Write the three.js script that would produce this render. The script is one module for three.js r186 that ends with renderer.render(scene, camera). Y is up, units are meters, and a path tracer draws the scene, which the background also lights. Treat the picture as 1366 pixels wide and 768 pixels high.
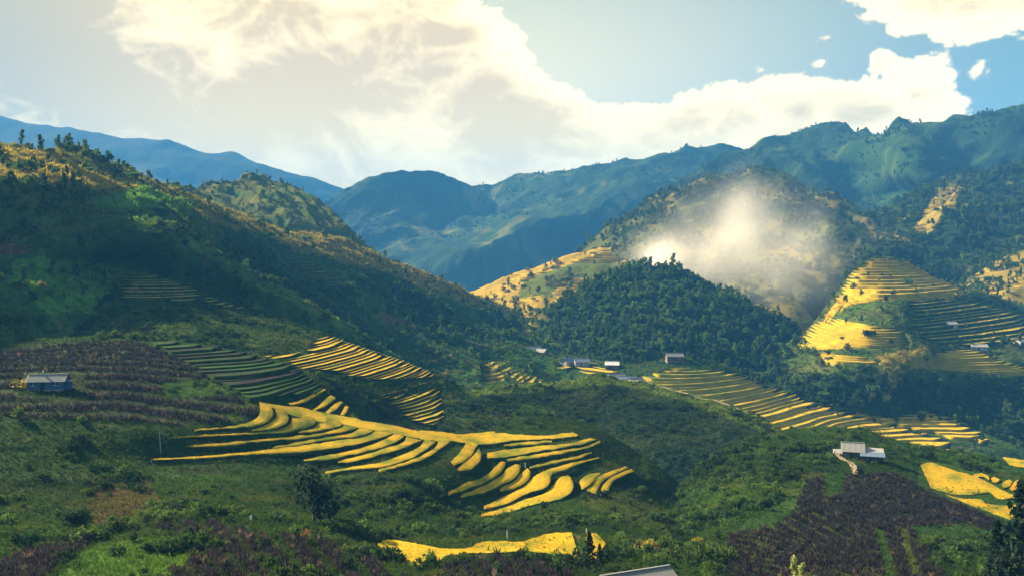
import * as THREE from 'three';
import { mergeGeometries } from 'three/addons/utils/BufferGeometryUtils.js';

// ---------------------------------------------------------------- camera, sky, sun, exposure
const V3 = THREE.Vector3, R = Math.PI / 180;
const FOC = 1312, EYE = new V3(0, 120, 0), PITCH = -Math.atan(54 / FOC);
const scene = new THREE.Scene();
const camera = new THREE.PerspectiveCamera(2 * Math.atan(384 / FOC) / R, 1366 / 768, 1, 14000);
camera.position.copy(EYE); camera.rotation.x = PITCH; camera.updateMatrixWorld();
const renderer = new THREE.WebGLRenderer({ antialias: true });
renderer.toneMapping = THREE.LinearToneMapping;
renderer.toneMappingExposure = 4.9;
renderer.shadowMap.enabled = true;
const SUN_AZ = -56, SUN_EL = 29;
const SUN = new V3(Math.sin(SUN_AZ * R) * Math.cos(SUN_EL * R), Math.sin(SUN_EL * R), -Math.cos(SUN_AZ * R) * Math.cos(SUN_EL * R));
const sun = new THREE.DirectionalLight(new THREE.Color(1, 0.83, 0.57), 5);
sun.position.copy(SUN).multiplyScalar(3000); sun.castShadow = true;
sun.shadow.camera.left = sun.shadow.camera.bottom = -1500; sun.shadow.camera.right = sun.shadow.camera.top = 1500; sun.shadow.camera.far = 8000;
sun.shadow.mapSize.set(4096, 4096); sun.shadow.radius = 2;
sun.name = 'sun'; sun.target.name = 'sun_target'; scene.add(sun, sun.target);
const FOG = 0.00014;
scene.fog = new THREE.FogExp2(new THREE.Color(0.08, 0.38, 0.95), FOG);

// ---------------------------------------------------------------- noise and small maths
function rng(seed) { let a = seed >>> 0; return () => { a = (a + 0x6d2b79f5) | 0; let t = Math.imul(a ^ (a >>> 15), 1 | a); t = (t + Math.imul(t ^ (t >>> 7), 61 | t)) ^ t; return ((t ^ (t >>> 14)) >>> 0) / 4294967296; }; }
const PERM = new Uint8Array(512), GX = new Float32Array(256), GY = new Float32Array(256);
{ const r = rng(7); const p = [...Array(256).keys()]; for (let i = 255; i > 0; i--) { const j = Math.floor(r() * (i + 1)); [p[i], p[j]] = [p[j], p[i]]; } for (let i = 0; i < 512; i++) PERM[i] = p[i & 255]; for (let i = 0; i < 256; i++) { const a = r() * 6.2832; GX[i] = Math.cos(a); GY[i] = Math.sin(a); } }
function noise(x, y) {
  const xi = Math.floor(x), yi = Math.floor(y), fx = x - xi, fy = y - yi, X = xi & 255, Y = yi & 255;
  const u = fx * fx * fx * (fx * (fx * 6 - 15) + 10), v = fy * fy * fy * (fy * (fy * 6 - 15) + 10);
  const a = PERM[PERM[X] + Y], b = PERM[PERM[X + 1] + Y], c = PERM[PERM[X] + Y + 1], d = PERM[PERM[X + 1] + Y + 1];
  const n00 = GX[a] * fx + GY[a] * fy, n10 = GX[b] * (fx - 1) + GY[b] * fy, n01 = GX[c] * fx + GY[c] * (fy - 1), n11 = GX[d] * (fx - 1) + GY[d] * (fy - 1);
  return 1.5 * (n00 + (n10 - n00) * u + (n01 + (n11 - n01) * u - n00 - (n10 - n00) * u) * v);
}
function fbm(x, y, o = 4, g = 0.5) { let s = 0, a = 1, t = 0; for (let i = 0; i < o; i++) { s += a * noise(x, y); t += a; a *= g; const nx = x * 1.94 + y * 0.51 + 17.3; y = y * 1.94 - x * 0.51 + 5.1; x = nx; } return s / t; }
function ridged(x, y, o = 4) { let s = 0, a = 1, t = 0; for (let i = 0; i < o; i++) { s += a * (1 - 2 * Math.abs(noise(x, y))); t += a; a *= 0.5; x = x * 2.03 + 11; y = y * 2.03 + 7; } return s / t; }
const clamp = (x, a = 0, b = 1) => Math.min(b, Math.max(a, x)), mix = (a, b, t) => a + (b - a) * t;
const smooth = (a, b, x) => { const t = clamp((x - a) / (b - a)); return t * t * (3 - 2 * t); };
const mix3 = (a, b, t) => [mix(a[0], b[0], t), mix(a[1], b[1], t), mix(a[2], b[2], t)];
const AX = new V3(1, 0, 0), AU = new V3(0, Math.cos(PITCH), Math.sin(PITCH)), AF = new V3(0, Math.sin(PITCH), -Math.cos(PITCH));
// a surveyed bearing (as read on the photograph) and a distance give a point of the place
function sight(px, py, d) { return new V3().copy(AF).addScaledVector(AX, (px - 683) / FOC).addScaledVector(AU, (384 - py) / FOC).multiplyScalar(d).add(EYE); }
function inPoly(p, x, y) { let c = false; for (let i = 0, j = p.length - 1; i < p.length; j = i++) { if ((p[i][1] > y) !== (p[j][1] > y) && x < (p[j][0] - p[i][0]) * (y - p[i][1]) / (p[j][1] - p[i][1]) + p[i][0]) c = !c; } return c; }
// smooth curve through points with growing x
function curve(pts) {
  const n = pts.length, m = pts.map((p, i) => { const a = pts[Math.max(0, i - 1)], b = pts[Math.min(n - 1, i + 1)]; return (b[1] - a[1]) / (b[0] - a[0]); });
  return (x) => {
    if (x <= pts[0][0]) return pts[0][1] + m[0] * (x - pts[0][0]);
    if (x >= pts[n - 1][0]) return pts[n - 1][1] + m[n - 1] * (x - pts[n - 1][0]);
    let i = 0; while (x > pts[i + 1][0]) i++;
    const h = pts[i + 1][0] - pts[i][0], t = (x - pts[i][0]) / h, t2 = t * t, t3 = t2 * t;
    return (2 * t3 - 3 * t2 + 1) * pts[i][1] + (t3 - 2 * t2 + t) * h * m[i] + (3 * t2 - 2 * t3) * pts[i + 1][1] + (t3 - t2) * h * m[i + 1];
  };
}
// resample a polyline at n points by length
function resample(pts, n) {
  const L = [0]; for (let i = 1; i < pts.length; i++) L.push(L[i - 1] + Math.hypot(pts[i][0] - pts[i - 1][0], pts[i][1] - pts[i - 1][1]));
  const T = L[L.length - 1], px = curve(L.map((l, i) => [l + i * 1e-6, pts[i][0]])), py = curve(L.map((l, i) => [l + i * 1e-6, pts[i][1]]));
  return Array.from({ length: n }, (_, i) => { const l = T * i / (n - 1); return [px(l), py(l)]; });
}
function solve(A, b) {
  const n = b.length;
  for (let i = 0; i < n; i++) {
    let p = i; for (let k = i + 1; k < n; k++) if (Math.abs(A[k][i]) > Math.abs(A[p][i])) p = k;
    [A[i], A[p]] = [A[p], A[i]]; [b[i], b[p]] = [b[p], b[i]];
    for (let k = i + 1; k < n; k++) { const f = A[k][i] / A[i][i]; if (f) { for (let j = i; j < n; j++) A[k][j] -= f * A[i][j]; b[k] -= f * b[i]; } }
  }
  for (let i = n - 1; i >= 0; i--) { for (let j = i + 1; j < n; j++) b[i] -= A[i][j] * b[j]; b[i] /= A[i][i]; }
  return b;
}
function spline(ctrl) {                         // thin-plate surface through 1 / distance: exact for planes
  const n = ctrl.length, X = ctrl.map((c) => [c[0] / 200, c[1] / 80, 1 / c[2]]), U = (r2) => (r2 > 1e-12 ? r2 * Math.log(r2) : 0);
  const A = Array.from({ length: n + 3 }, () => new Float64Array(n + 3)), b = new Float64Array(n + 3);
  for (let i = 0; i < n; i++) { for (let j = 0; j < n; j++) A[i][j] = U((X[i][0] - X[j][0]) ** 2 + (X[i][1] - X[j][1]) ** 2) + (i === j ? 0.01 : 0); A[i][n] = A[n][i] = 1; A[i][n + 1] = A[n + 1][i] = X[i][0]; A[i][n + 2] = A[n + 2][i] = X[i][1]; b[i] = X[i][2]; }
  const w = solve(A, b); let lo = 1e9, hi = 0; for (const c of ctrl) { lo = Math.min(lo, c[2]); hi = Math.max(hi, c[2]); }
  return (px, py) => { const x = px / 200, y = py / 80; let s = w[n] + w[n + 1] * x + w[n + 2] * y; for (let i = 0; i < n; i++) s += w[i] * U((x - X[i][0]) ** 2 + (y - X[i][1]) ** 2); return clamp(1 / Math.max(s, 1e-6), lo * 0.8, hi * 1.2); };
}

// ---------------------------------------------------------------- the sky: blue air, a cloud bank lit from behind on the left, loose cumulus
{
  const W = 4096, H = 2048, data = new Float32Array(W * H * 4);
  const ang = (px, py) => [Math.atan((px - 683) / FOC) / R, Math.atan((330 - py) / FOC) / R];
  const blobs = [ // sighted cloud masses: x, y, half width, half height, weight
    [40, 50, 230, 130, 1.3], [230, 90, 190, 110, 1.1], [420, 90, 170, 120, 1.1], [560, 60, 120, 70, 1.0], [600, 190, 150, 90, 1.2], [330, 210, 240, 60, 1.0], [480, 240, 170, 50, 1.2], [690, 190, 70, 70, 1.1], [755, 160, 35, 40, 0.7], [-120, 100, 220, 130, 1.0],
    [900, 185, 160, 42, 1.15], [1010, 150, 110, 36, 1.1], [1090, 160, 90, 32, 0.95], [1180, 168, 60, 14, 0.7], [800, 225, 130, 40, 1.0], [850, 160, 50, 20, 0.5],
    [1260, 10, 75, 45, 1.15], [1345, 28, 55, 40, 1.0], [1180, -5, 30, 20, 0.4], [1316, 66, 14, 10, 0.75], [1171, 98, 17, 16, 0.85], [1094, 94, 18, 9, 0.62], [1217, 142, 12, 7, 0.62], [345, -8, 60, 14, -0.7],
    [870, 40, 150, 60, -0.5], [780, 110, 70, 40, -0.35], [1150, 90, 90, 30, -0.35],
  ].map(([x, y, a, b, w]) => { const [az, el] = ang(x, y); return [az, el, a * 0.0437, b * 0.0437, w]; });
  const darks = [[10, 80, 130, 110, 0.75], [140, 110, 80, 60, 0.55], [395, 95, 55, 90, 0.75], [300, 150, 110, 50, 0.5], [590, 150, 90, 50, 0.4], [480, 20, 60, 30, 0.45], [640, 130, 60, 40, 0.3], [-100, 60, 140, 100, 0.8], [1270, 15, 30, 14, 0.4], [1345, 25, 30, 20, 0.35], [1010, 190, 80, 16, 0.25], [690, 200, 50, 40, 0.25], [120, 190, 160, 30, 0.3]]
    .map(([x, y, a, b, w]) => { const [az, el] = ang(x, y); return [az, el, a * 0.0437, b * 0.0437, w]; });
  for (let j = H / 2 - 2; j < H; j++) {
    const el = ((j + 0.5) / H - 0.5) * 180, ce = Math.cos(el * R), se = Math.sin(el * R);
    for (let i = 0; i < W; i++) {
      const th = ((i + 0.5) / W - 0.5) * 2 * Math.PI, x = Math.cos(th) * ce, z = Math.sin(th) * ce;
      const az = Math.atan2(x, -z) / R;
      const cs = clamp(x * SUN.x + se * SUN.y + z * SUN.z, -1, 1), sa = Math.acos(cs) / R;
      // air
      const glow = Math.exp(-sa / 16), low = Math.exp(-Math.max(el, 0) / 7.5);
      let c = mix3(mix3([0.085, 0.21, 0.25], [0.10, 0.22, 0.36], smooth(14, 45, el)), [0.24, 0.33, 0.29], low);
      c = mix3(c, [0.82, 0.70, 0.38], clamp(glow * 0.7 + 0.95 * smooth(83, 52, sa) * smooth(24, 6, el) + low * 0.3 * smooth(105, 50, sa)));
      // clouds
      let d = 0; const near = Math.abs(az) < 45 && el < 32;
      if (near) for (const b of blobs) { const dx = (az - b[0]) / b[2], dy = (el - b[1]) / b[3], q = dx * dx + dy * dy; if (q < 6) d += b[4] * Math.exp(-q * 0.9); }
      const inside = smooth(44, 32, Math.abs(az)) * smooth(30, 17, el);
      const flat = el < 42, field = (A, E) => {      // how thick the cloud is in a direction
        const u = flat ? A / 6.5 : x * 8, v = flat ? E / 4.4 : z * 8, wu = 0.35 * noise(u * 0.8 + 3, v * 0.8 + 9), wv = 0.35 * noise(u * 0.8 + 31, v * 0.8 + 2);
        let b = 0, a = 1, t = 0, X = u + wu, Y = v + wv; for (let q = 0; q < 7; q++) { b += a * Math.abs(noise(X, Y)); t += a; a *= 0.66; const nx = X * 1.9 + Y * 0.6 + 7.7; Y = Y * 1.9 - X * 0.6 + 3.1; X = nx; }
        return 1.9 * (b / t - 0.27) + 0.7 * noise(u * 0.45 + 60, v * 0.45 + 11);
      };
      const n = field(az, el), general = 0.15 + 0.9 * (flat ? fbm(az / 26 + 40, el / 13 + 3, 3) : fbm(x * 3.1 + 40, z * 3.1, 3));
      const dens = mix(general, d, inside) + n - 0.36, a = smooth(0.0, 0.1, dens);
      if (a > 0) {
        let heavy = 0; if (near) for (const b of darks) { const dx = (az - b[0]) / b[2], dy = (el - b[1]) / b[3], q = dx * dx + dy * dy; if (q < 8) heavy += b[4] * Math.exp(-q * 0.8); }
        const thick = smooth(0.1, 1.5, dens + 0.9 * mix(0.3, heavy, inside)), fine = flat ? field(az * 1.9 + 70, el * 2.1 + 20) : n, shade = clamp(0.75 * thick + 0.7 * heavy * inside + 0.75 * fine * (0.35 + thick) - 0.08);
        const warm = smooth(120, 66, sa), bright = mix3([0.85, 0.80, 0.66], mix3([1.36, 1.06, 0.50], [1.40, 1.04, 0.36], smooth(11, 4, el)), warm), dark = mix3([0.30, 0.31, 0.22], mix3([0.68, 0.48, 0.20], [0.96, 0.67, 0.17], smooth(11, 4, el)), warm * smooth(-38, -14, az));
        c = mix3(c, mix3(bright, dark, shade), a * 0.97);
      }
      const o = (j * W + i) * 4, K = 0.33; data[o] = c[0] * K; data[o + 1] = c[1] * K; data[o + 2] = c[2] * K; data[o + 3] = 1;
    }
  }
  for (let j = 0; j < H / 2 - 2; j++) for (let i = 0; i < W; i++) { const o = (j * W + i) * 4; data[o] = 0.03; data[o + 1] = 0.04; data[o + 2] = 0.035; data[o + 3] = 1; }
  const t = new THREE.DataTexture(data, W, H, THREE.RGBAFormat, THREE.FloatType);
  t.mapping = THREE.EquirectangularReflectionMapping; t.magFilter = THREE.LinearFilter; t.minFilter = THREE.LinearFilter; t.needsUpdate = true;
  scene.background = t; scene.environment = t;
}

// ---------------------------------------------------------------- naming and tagging
const taken = new Map();
function numbered(n) { const k = taken.get(n) || 0; taken.set(n, k + 1); return k ? `${n}_${String(k).padStart(3, '0')}` : n; }
function tag(o, label, category, group, kind) { o.userData = { label, category }; if (group) o.userData.group = group; if (kind) o.userData.kind = kind; return o; }
function shadows(o) { o.traverse((c) => { if (c.isMesh) { c.castShadow = true; c.receiveShadow = true; } }); return o; }
function mesh(name, geo, mat, parent) { const m = new THREE.Mesh(geo, mat); m.name = parent ? name : numbered(name); (parent || scene).add(m); m.castShadow = m.receiveShadow = true; return m; }
function group(name, pos, turn = 0) { const g = new THREE.Group(); g.name = numbered(name); if (pos) g.position.copy(pos); g.rotation.y = turn; scene.add(g); return g; }

// ---------------------------------------------------------------- materials
function noiseTexture(size, f, color) {
  const d = new Uint8Array(size * size * 4);
  for (let j = 0; j < size; j++) for (let i = 0; i < size; i++) { const v = clamp(f(i / size, j / size)) * 255, o = (j * size + i) * 4; d[o] = d[o + 1] = d[o + 2] = v; d[o + 3] = 255; }
  const t = new THREE.DataTexture(d, size, size); t.wrapS = t.wrapT = THREE.RepeatWrapping; t.magFilter = THREE.LinearFilter; t.minFilter = THREE.LinearMipmapLinearFilter; if (color) t.colorSpace = THREE.SRGBColorSpace; t.needsUpdate = true; return t;
}
function tiled(fn) { return (u, v) => { const a = fn(u, v), b = fn(u - 1, v), c = fn(u, v - 1), d = fn(u - 1, v - 1); const s = u, t = v; return (a * (1 - s) + b * s) * (1 - t) + (c * (1 - s) + d * s) * t; }; }
const groundMap = noiseTexture(1024, tiled((u, v) => 0.74 + 0.30 * fbm(u * 60, v * 60, 5, 0.7) + 0.22 * fbm(u * 9 + 50, v * 9 + 50, 4)), false);
const groundBump = noiseTexture(1024, tiled((u, v) => 0.5 + 0.55 * fbm(u * 48 + 9, v * 48 + 4, 5, 0.65)), false);
function scaled(t, r) { const c = t.clone(); c.repeat.set(r, r); c.needsUpdate = true; return c; }
const groundMat = (metres, bump) => new THREE.MeshPhysicalMaterial({ vertexColors: true, roughness: 1, specularIntensity: 0.08, map: scaled(groundMap, 1 / metres), bumpMap: scaled(groundBump, 1 / metres), bumpScale: bump });
const MAT = {
  near: groundMat(26, 0.5), mid: groundMat(60, 1.4), far: groundMat(200, 3.5),
  rice: new THREE.MeshPhysicalMaterial({ vertexColors: true, roughness: 1, specularIntensity: 0.1, map: scaled(groundMap, 1 / 9), bumpMap: scaled(groundBump, 1 / 9), bumpScale: 0.25 }),
  bank: new THREE.MeshPhysicalMaterial({ vertexColors: true, roughness: 1, specularIntensity: 0.08, map: scaled(groundMap, 1 / 7), bumpMap: scaled(groundBump, 1 / 7), bumpScale: 0.3 }),
  leaf: new THREE.MeshPhysicalMaterial({ vertexColors: true, roughness: 0.95, transmission: 0.45, thickness: 0, specularIntensity: 0.12, side: THREE.DoubleSide }),
  blade: new THREE.MeshPhysicalMaterial({ vertexColors: true, roughness: 0.95, transmission: 0.45, thickness: 0, specularIntensity: 0.12, side: THREE.DoubleSide }),
  bark: new THREE.MeshStandardMaterial({ color: new THREE.Color(0.06, 0.045, 0.03), roughness: 0.95 }),
  dirt: new THREE.MeshStandardMaterial({ color: new THREE.Color(0.26, 0.19, 0.11), roughness: 0.95, map: scaled(groundMap, 1 / 6) }),
  smoke: new THREE.MeshPhysicalMaterial({ color: new THREE.Color(0.99, 0.96, 0.88), roughness: 1, transmission: 0.5, thickness: 0, specularIntensity: 0, transparent: true, opacity: 0.38, side: THREE.DoubleSide }),
};

// ---------------------------------------------------------------- land cover colours (base colours)
const C = {
  dark: [0.015, 0.036, 0.010], green: [0.034, 0.085, 0.010], fresh: [0.085, 0.19, 0.016], olive: [0.085, 0.095, 0.022], straw: [0.22, 0.175, 0.03], gold: [0.58, 0.345, 0.017], ripe: [0.54, 0.38, 0.02],
  earth: [0.13, 0.065, 0.035], red: [0.26, 0.10, 0.04], plum: [0.019, 0.015, 0.018], wood: [0.011, 0.028, 0.012], ochre: [0.30, 0.215, 0.026], lime: [0.13, 0.19, 0.02],
};
function meadow(x, z, s = 1) {
  const a = fbm(x / (38 * s) + 3, z / (38 * s), 4), b = fbm(x / (9 * s) + 40, z / (9 * s), 3);
  let c = mix3(C.dark, C.green, clamp(0.5 + 1.1 * a + 0.5 * b)); c = mix3(c, C.olive, 0.7 * smooth(0.12, 0.5, b + 0.4 * a)); c = mix3(c, C.earth, 0.35 * smooth(0.25, 0.6, fbm(x / (14 * s) + 90, z / (14 * s) + 7, 3))); return c;
}

// ---------------------------------------------------------------- hills
// outlines of the terraced fields: the ground under them is levelled
const LEVELLED = {
  terraced_spur: [[[340, 476], [408, 473], [418, 462], [432, 449], [470, 455], [540, 477], [584, 494], [582, 507], [490, 510], [435, 497], [345, 491]], [[508, 532], [586, 521], [590, 560], [594, 574], [545, 566], [525, 547]], [[150, 366], [205, 364], [245, 378], [292, 398], [340, 414], [330, 420], [265, 404], [160, 402]], [[595, 508], [640, 518], [740, 513], [744, 520], [640, 526], [600, 520]]],
  left_hill: [[[640, 480], [672, 484], [705, 500], [748, 514], [742, 521], [645, 518]], [[355, 338], [410, 342], [468, 382], [445, 388], [395, 368]], [[-40, 305], [40, 303], [90, 330], [60, 336], [-40, 328]]],
  near_hillside: [[[195, 458], [260, 458], [330, 471], [398, 491], [425, 515], [438, 528], [330, 534], [270, 505], [235, 480]], [[200, 530], [350, 530], [430, 512], [600, 570], [860, 570], [850, 650], [640, 700], [560, 650], [430, 640], [200, 625]], [[498, 712], [570, 720], [650, 708], [745, 700], [818, 708], [812, 758], [690, 748], [590, 752], [545, 765]]],
  valley_floor_fields: [[[704, 476], [745, 477], [764, 489], [757, 495], [708, 493]], [[766, 491], [822, 488], [824, 499], [772, 504]], [[850, 505], [900, 492], [985, 498], [1030, 516], [1070, 533], [1120, 548], [1200, 568], [1264, 589], [1270, 606], [1200, 600], [1150, 592], [1075, 584], [1000, 572], [930, 545], [862, 522]], [[1080, 528], [1150, 532], [1200, 537], [1250, 549], [1305, 574], [1322, 594], [1250, 581], [1160, 560], [1105, 543]]],
  right_terraced_hill: [[[1112, 402], [1135, 364], [1170, 345], [1205, 350], [1250, 371], [1288, 392], [1220, 398], [1150, 404]], [[1066, 456], [1085, 432], [1120, 424], [1205, 444], [1210, 462], [1100, 468], [1062, 466]], [[1092, 474], [1155, 477], [1172, 488], [1104, 489]], [[1245, 472], [1308, 466], [1350, 486], [1376, 494], [1376, 503], [1240, 492]], [[1212, 404], [1262, 398], [1330, 408], [1366, 420], [1380, 450], [1300, 462], [1245, 462], [1215, 446]]],
  golden_saddle: [[[660, 382], [720, 357], [810, 334], [838, 340], [830, 350], [760, 352], [700, 376]], [[720, 412], [760, 388], [830, 360], [835, 372], [770, 400], [725, 422]]],
  right_knoll: [[[1220, 606], [1300, 620], [1440, 650], [1440, 705], [1340, 705], [1225, 660]], [[1325, 602], [1440, 610], [1440, 640], [1330, 630]]],
};
function outlineDistance(p, x, y) { let d = 1e9; for (let i = 0, j = p.length - 1; i < p.length; j = i++) { const ax = p[j][0], ay = p[j][1], bx = p[i][0] - ax, by = p[i][1] - ay, t = clamp(((x - ax) * bx + (y - ay) * by) / (bx * bx + by * by)); d = Math.min(d, Math.hypot(x - ax - bx * t, y - ay - by * t)); } return inPoly(p, x, y) ? -d : d; }
const hills = {};
class Hill {
  constructor(o) {
    Object.assign(this, { nu: 220, nv: 90, bump: [[1, 12]], back: 0.22, drop: 0.5, mat: MAT.mid, patches: [], cover: (x, z) => meadow(x, z) }, o);
    this.top = curve(o.top); this.bot = curve(o.bot); this.dist = spline(o.ctrl); this.x0 = o.top[0][0]; this.x1 = o.top[o.top.length - 1][0];
    hills[o.name] = this; this.build();
  }
  relief(x, z, px, py) { let s = 0; for (const [a, w, k, sx = 1, rot = 0] of this.bump) { const c = Math.cos(rot), d = Math.sin(rot), X = (x * c + z * d) / (w * sx), Z = (z * c - x * d) / w; s += a * (k === 'ridge' ? ridged(X + 5, Z + 8, 4) : fbm(X + 5, Z + 8, 4)); } let k = 1; for (const p of LEVELLED[this.name] || []) k = Math.min(k, smooth(-1, 7, outlineDistance(p, px, py))); return s * (0.06 + 0.94 * k) - 0.3 * (1 - k); }
  base(px, py) { return sight(px, py, this.dist(px, py)); }
  at(px, py) { const p = this.base(px, py); p.y += this.relief(p.x, p.z, px, py); return p; }
  color(px, py, p) {
    let c = this.cover(p.x, p.z, px, py, p.y); const jx = px + 5 * this.jit * fbm(p.x / 7, p.z / 7 + 9, 3), jy = py + 3 * this.jit * fbm(p.x / 7 + 50, p.z / 7, 3);
    for (const q of this.patches) if (inPoly(q.poly, jx, jy)) { const v = 1 + 0.5 * fbm(p.x / 5, p.z / 5 + 70, 3); c = mix3(c, [q.c[0] * v, q.c[1] * v, q.c[2] * v], q.w ?? 0.9); }
    return c;
  }
  get jit() { return this.jitter ?? 1; }
  build() {
    const { nu, nv } = this, BK = this.back ? 5 : 0, AP = this.apron ? 5 : 0, rows = nv + 1 + BK + AP, pos = new Float32Array((nu + 1) * rows * 3), col = new Float32Array((nu + 1) * rows * 3), uv = new Float32Array((nu + 1) * rows * 2);
    this.px = new Float32Array((nu + 1) * rows); this.py = new Float32Array((nu + 1) * rows);
    for (let i = 0; i <= nu; i++) {
      const px = mix(this.x0, this.x1, i / nu), yt = this.top(px), yb = Math.max(this.bot(px), yt + 4);
      const crest = this.base(px, yt), away = crest.clone().sub(EYE).setY(0).normalize(), B = crest.distanceTo(EYE) * (this.back || 0), foot = this.base(px, yb);
      for (let j = 0; j < rows; j++) {
        let p, py;
        if (j < BK) { const t = (BK - j) / BK, s = t * t * B; py = yt; p = crest.clone().addScaledVector(away, s); p.y -= this.drop * s * Math.min(1, 0.35 + t); p.y += this.relief(p.x, p.z, px, py); }
        else if (j < BK + nv + 1) { py = mix(yt, yb, (j - BK) / nv); p = this.at(px, py); }
        else { const t = (j - BK - nv) / AP; py = yb; p = foot.clone().lerp(new V3(EYE.x + (foot.x - EYE.x) * 0.12, EYE.y - 1.7, EYE.z - 2 + 6 * t), t); p.y += this.relief(p.x, p.z, px, py) * (1 - t) - 1.5 * Math.sin(t * Math.PI); }
        const k = j * (nu + 1) + i; pos[k * 3] = p.x; pos[k * 3 + 1] = p.y; pos[k * 3 + 2] = p.z; uv[k * 2] = p.x; uv[k * 2 + 1] = p.z; this.px[k] = px; this.py[k] = py;
        const c = this.color(px, py, p); col[k * 3] = c[0]; col[k * 3 + 1] = c[1]; col[k * 3 + 2] = c[2];
      }
    }
    const idx = []; for (let j = 0; j < rows - 1; j++) for (let i = 0; i < nu; i++) { const a = j * (nu + 1) + i, b = a + 1, c = a + nu + 1, d = c + 1; idx.push(a, c, b, b, c, d); }
    const g = new THREE.BufferGeometry(); g.setAttribute('position', new THREE.BufferAttribute(pos, 3)); g.setAttribute('color', new THREE.BufferAttribute(col, 3)); g.setAttribute('uv', new THREE.BufferAttribute(uv, 2)); g.setIndex(idx); g.computeVertexNormals();
    this.pos = pos; this.rows = rows; this.BK = BK;
    this.mesh = mesh(this.name, g, this.mat); tag(this.mesh, this.label, this.category || 'hill', null, 'structure');
  }
  // spread things over the surface, so many per square metre
  scatter(seed, density, put) {
    const r = rng(seed), { nu, rows, pos } = this, A = new V3(), B = new V3(), D = new V3(), P = new V3();
    for (let j = 0; j < this.BK + this.nv; j++) for (let i = 0; i < nu; i++) {
      const k = j * (nu + 1) + i, l = k + nu + 1;
      A.fromArray(pos, k * 3); B.fromArray(pos, (k + 1) * 3).sub(A); D.fromArray(pos, l * 3).sub(A);
      const area = P.crossVectors(B, D).length(); let n = area * density(this.px[k], this.py[k], A, j < this.BK); n = Math.floor(n) + (r() < n % 1 ? 1 : 0);
      for (let q = 0; q < n; q++) { let u = r(), v = r(); if (u + v > 1) { u = 1 - u; v = 1 - v; } put(P.copy(A).addScaledVector(B, u).addScaledVector(D, v), r, this.px[k] + u * (this.px[k + 1] - this.px[k]), this.py[k] + v * (this.py[l] - this.py[k])); }
    }
  }
}
const L = (a) => a;                              // readability
// far blue range
new Hill({ name: 'far_mountain_range', label: 'hazy blue mountain range under the cloud bank', category: 'mountain', mat: MAT.far, nu: 200, nv: 40, back: 0.12,
  top: [[-500, 130], [-250, 140], [-60, 156], [0, 162], [60, 172], [100, 178], [150, 182], [200, 190], [240, 197], [285, 204], [312, 203], [330, 214], [345, 225], [400, 238], [440, 252], [465, 262], [520, 300], [600, 330]], bot: [[-500, 360], [600, 380]],
  ctrl: [[-500, 130, 3700], [0, 162, 3800], [300, 203, 3700], [465, 262, 3600], [600, 330, 3500], [-500, 360, 2900], [0, 360, 2900], [300, 360, 2800], [600, 380, 2800]],
  bump: [[26, 420, 'ridge'], [10, 120]], cover: (x, z) => mix3(C.wood, C.dark, 0.5 + 0.5 * fbm(x / 200, z / 200)) });
const mountainCover = (gold, k = 0.75) => (x, z) => { const a = fbm(x / 160 + 3, z / 160 + 8, 5), b = fbm(x / 40, z / 40 + 5, 4); return mix3(mix3(C.wood, C.green, 0.75 * clamp(0.4 + a + 0.5 * b)), gold, smooth(0.1, 0.5, a * 0.7 + b * 0.7) * k); };
new Hill({ name: 'valley_head_mountain', label: 'blue hazy mountain closing the head of the valley', category: 'mountain', mat: MAT.far, nu: 300, nv: 130, back: 0.15,
  top: [[360, 330], [400, 300], [440, 272], [480, 250], [520, 244], [575, 243], [610, 250], [632, 257], [662, 256], [700, 245], [745, 238], [800, 228], [860, 222], [930, 210], [985, 213], [1040, 225], [1100, 245]], bot: [[360, 400], [640, 420], [800, 420], [1100, 400]],
  ctrl: [[360, 330, 2300], [480, 250, 2500], [575, 243, 2550], [640, 257, 2650], [745, 238, 2600], [930, 210, 2500], [1100, 245, 2400], [560, 300, 2380], [500, 340, 2260], [640, 300, 2480], [690, 312, 2180], [880, 275, 2260], [790, 298, 2200], [620, 345, 2080], [760, 340, 2260], [900, 320, 2230], [640, 400, 2050], [800, 400, 2080], [450, 390, 2080], [1100, 400, 2050]],
  bump: [[32, 380, 'ridge'], [11, 130, 'ridge'], [2, 30]], cover: mountainCover(C.straw, 0.5) });
new Hill({ name: 'high_mountain', label: 'high mountain with wooded shoulders rising at the right of the valley', category: 'mountain', mat: MAT.far, nu: 300, nv: 120, back: 0.15,
  top: [[900, 260], [945, 235], [985, 214], [1020, 200], [1060, 190], [1095, 183], [1120, 179], [1145, 183], [1175, 187], [1198, 173], [1213, 169], [1240, 178], [1275, 161], [1320, 153], [1366, 150], [1460, 146], [1600, 160], [1800, 200]], bot: [[900, 330], [1150, 350], [1400, 380], [1800, 400]],
  ctrl: [[900, 260, 1900], [985, 214, 2000], [1060, 190, 2050], [1120, 179, 2050], [1213, 169, 1950], [1320, 153, 1900], [1460, 146, 1850], [1800, 200, 1800], [1080, 225, 1900], [1050, 260, 1800], [1150, 240, 1850], [1200, 270, 1740], [1240, 205, 1690], [1270, 200, 1800], [1330, 180, 1740], [1215, 250, 1630], [1366, 230, 1640], [1100, 320, 1680], [1250, 320, 1600], [1400, 330, 1540], [1800, 400, 1450], [900, 330, 1800]],
  bump: [[30, 300, 'ridge'], [10, 110, 'ridge'], [2, 24]], cover: mountainCover(C.olive, 0.55) });
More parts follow.
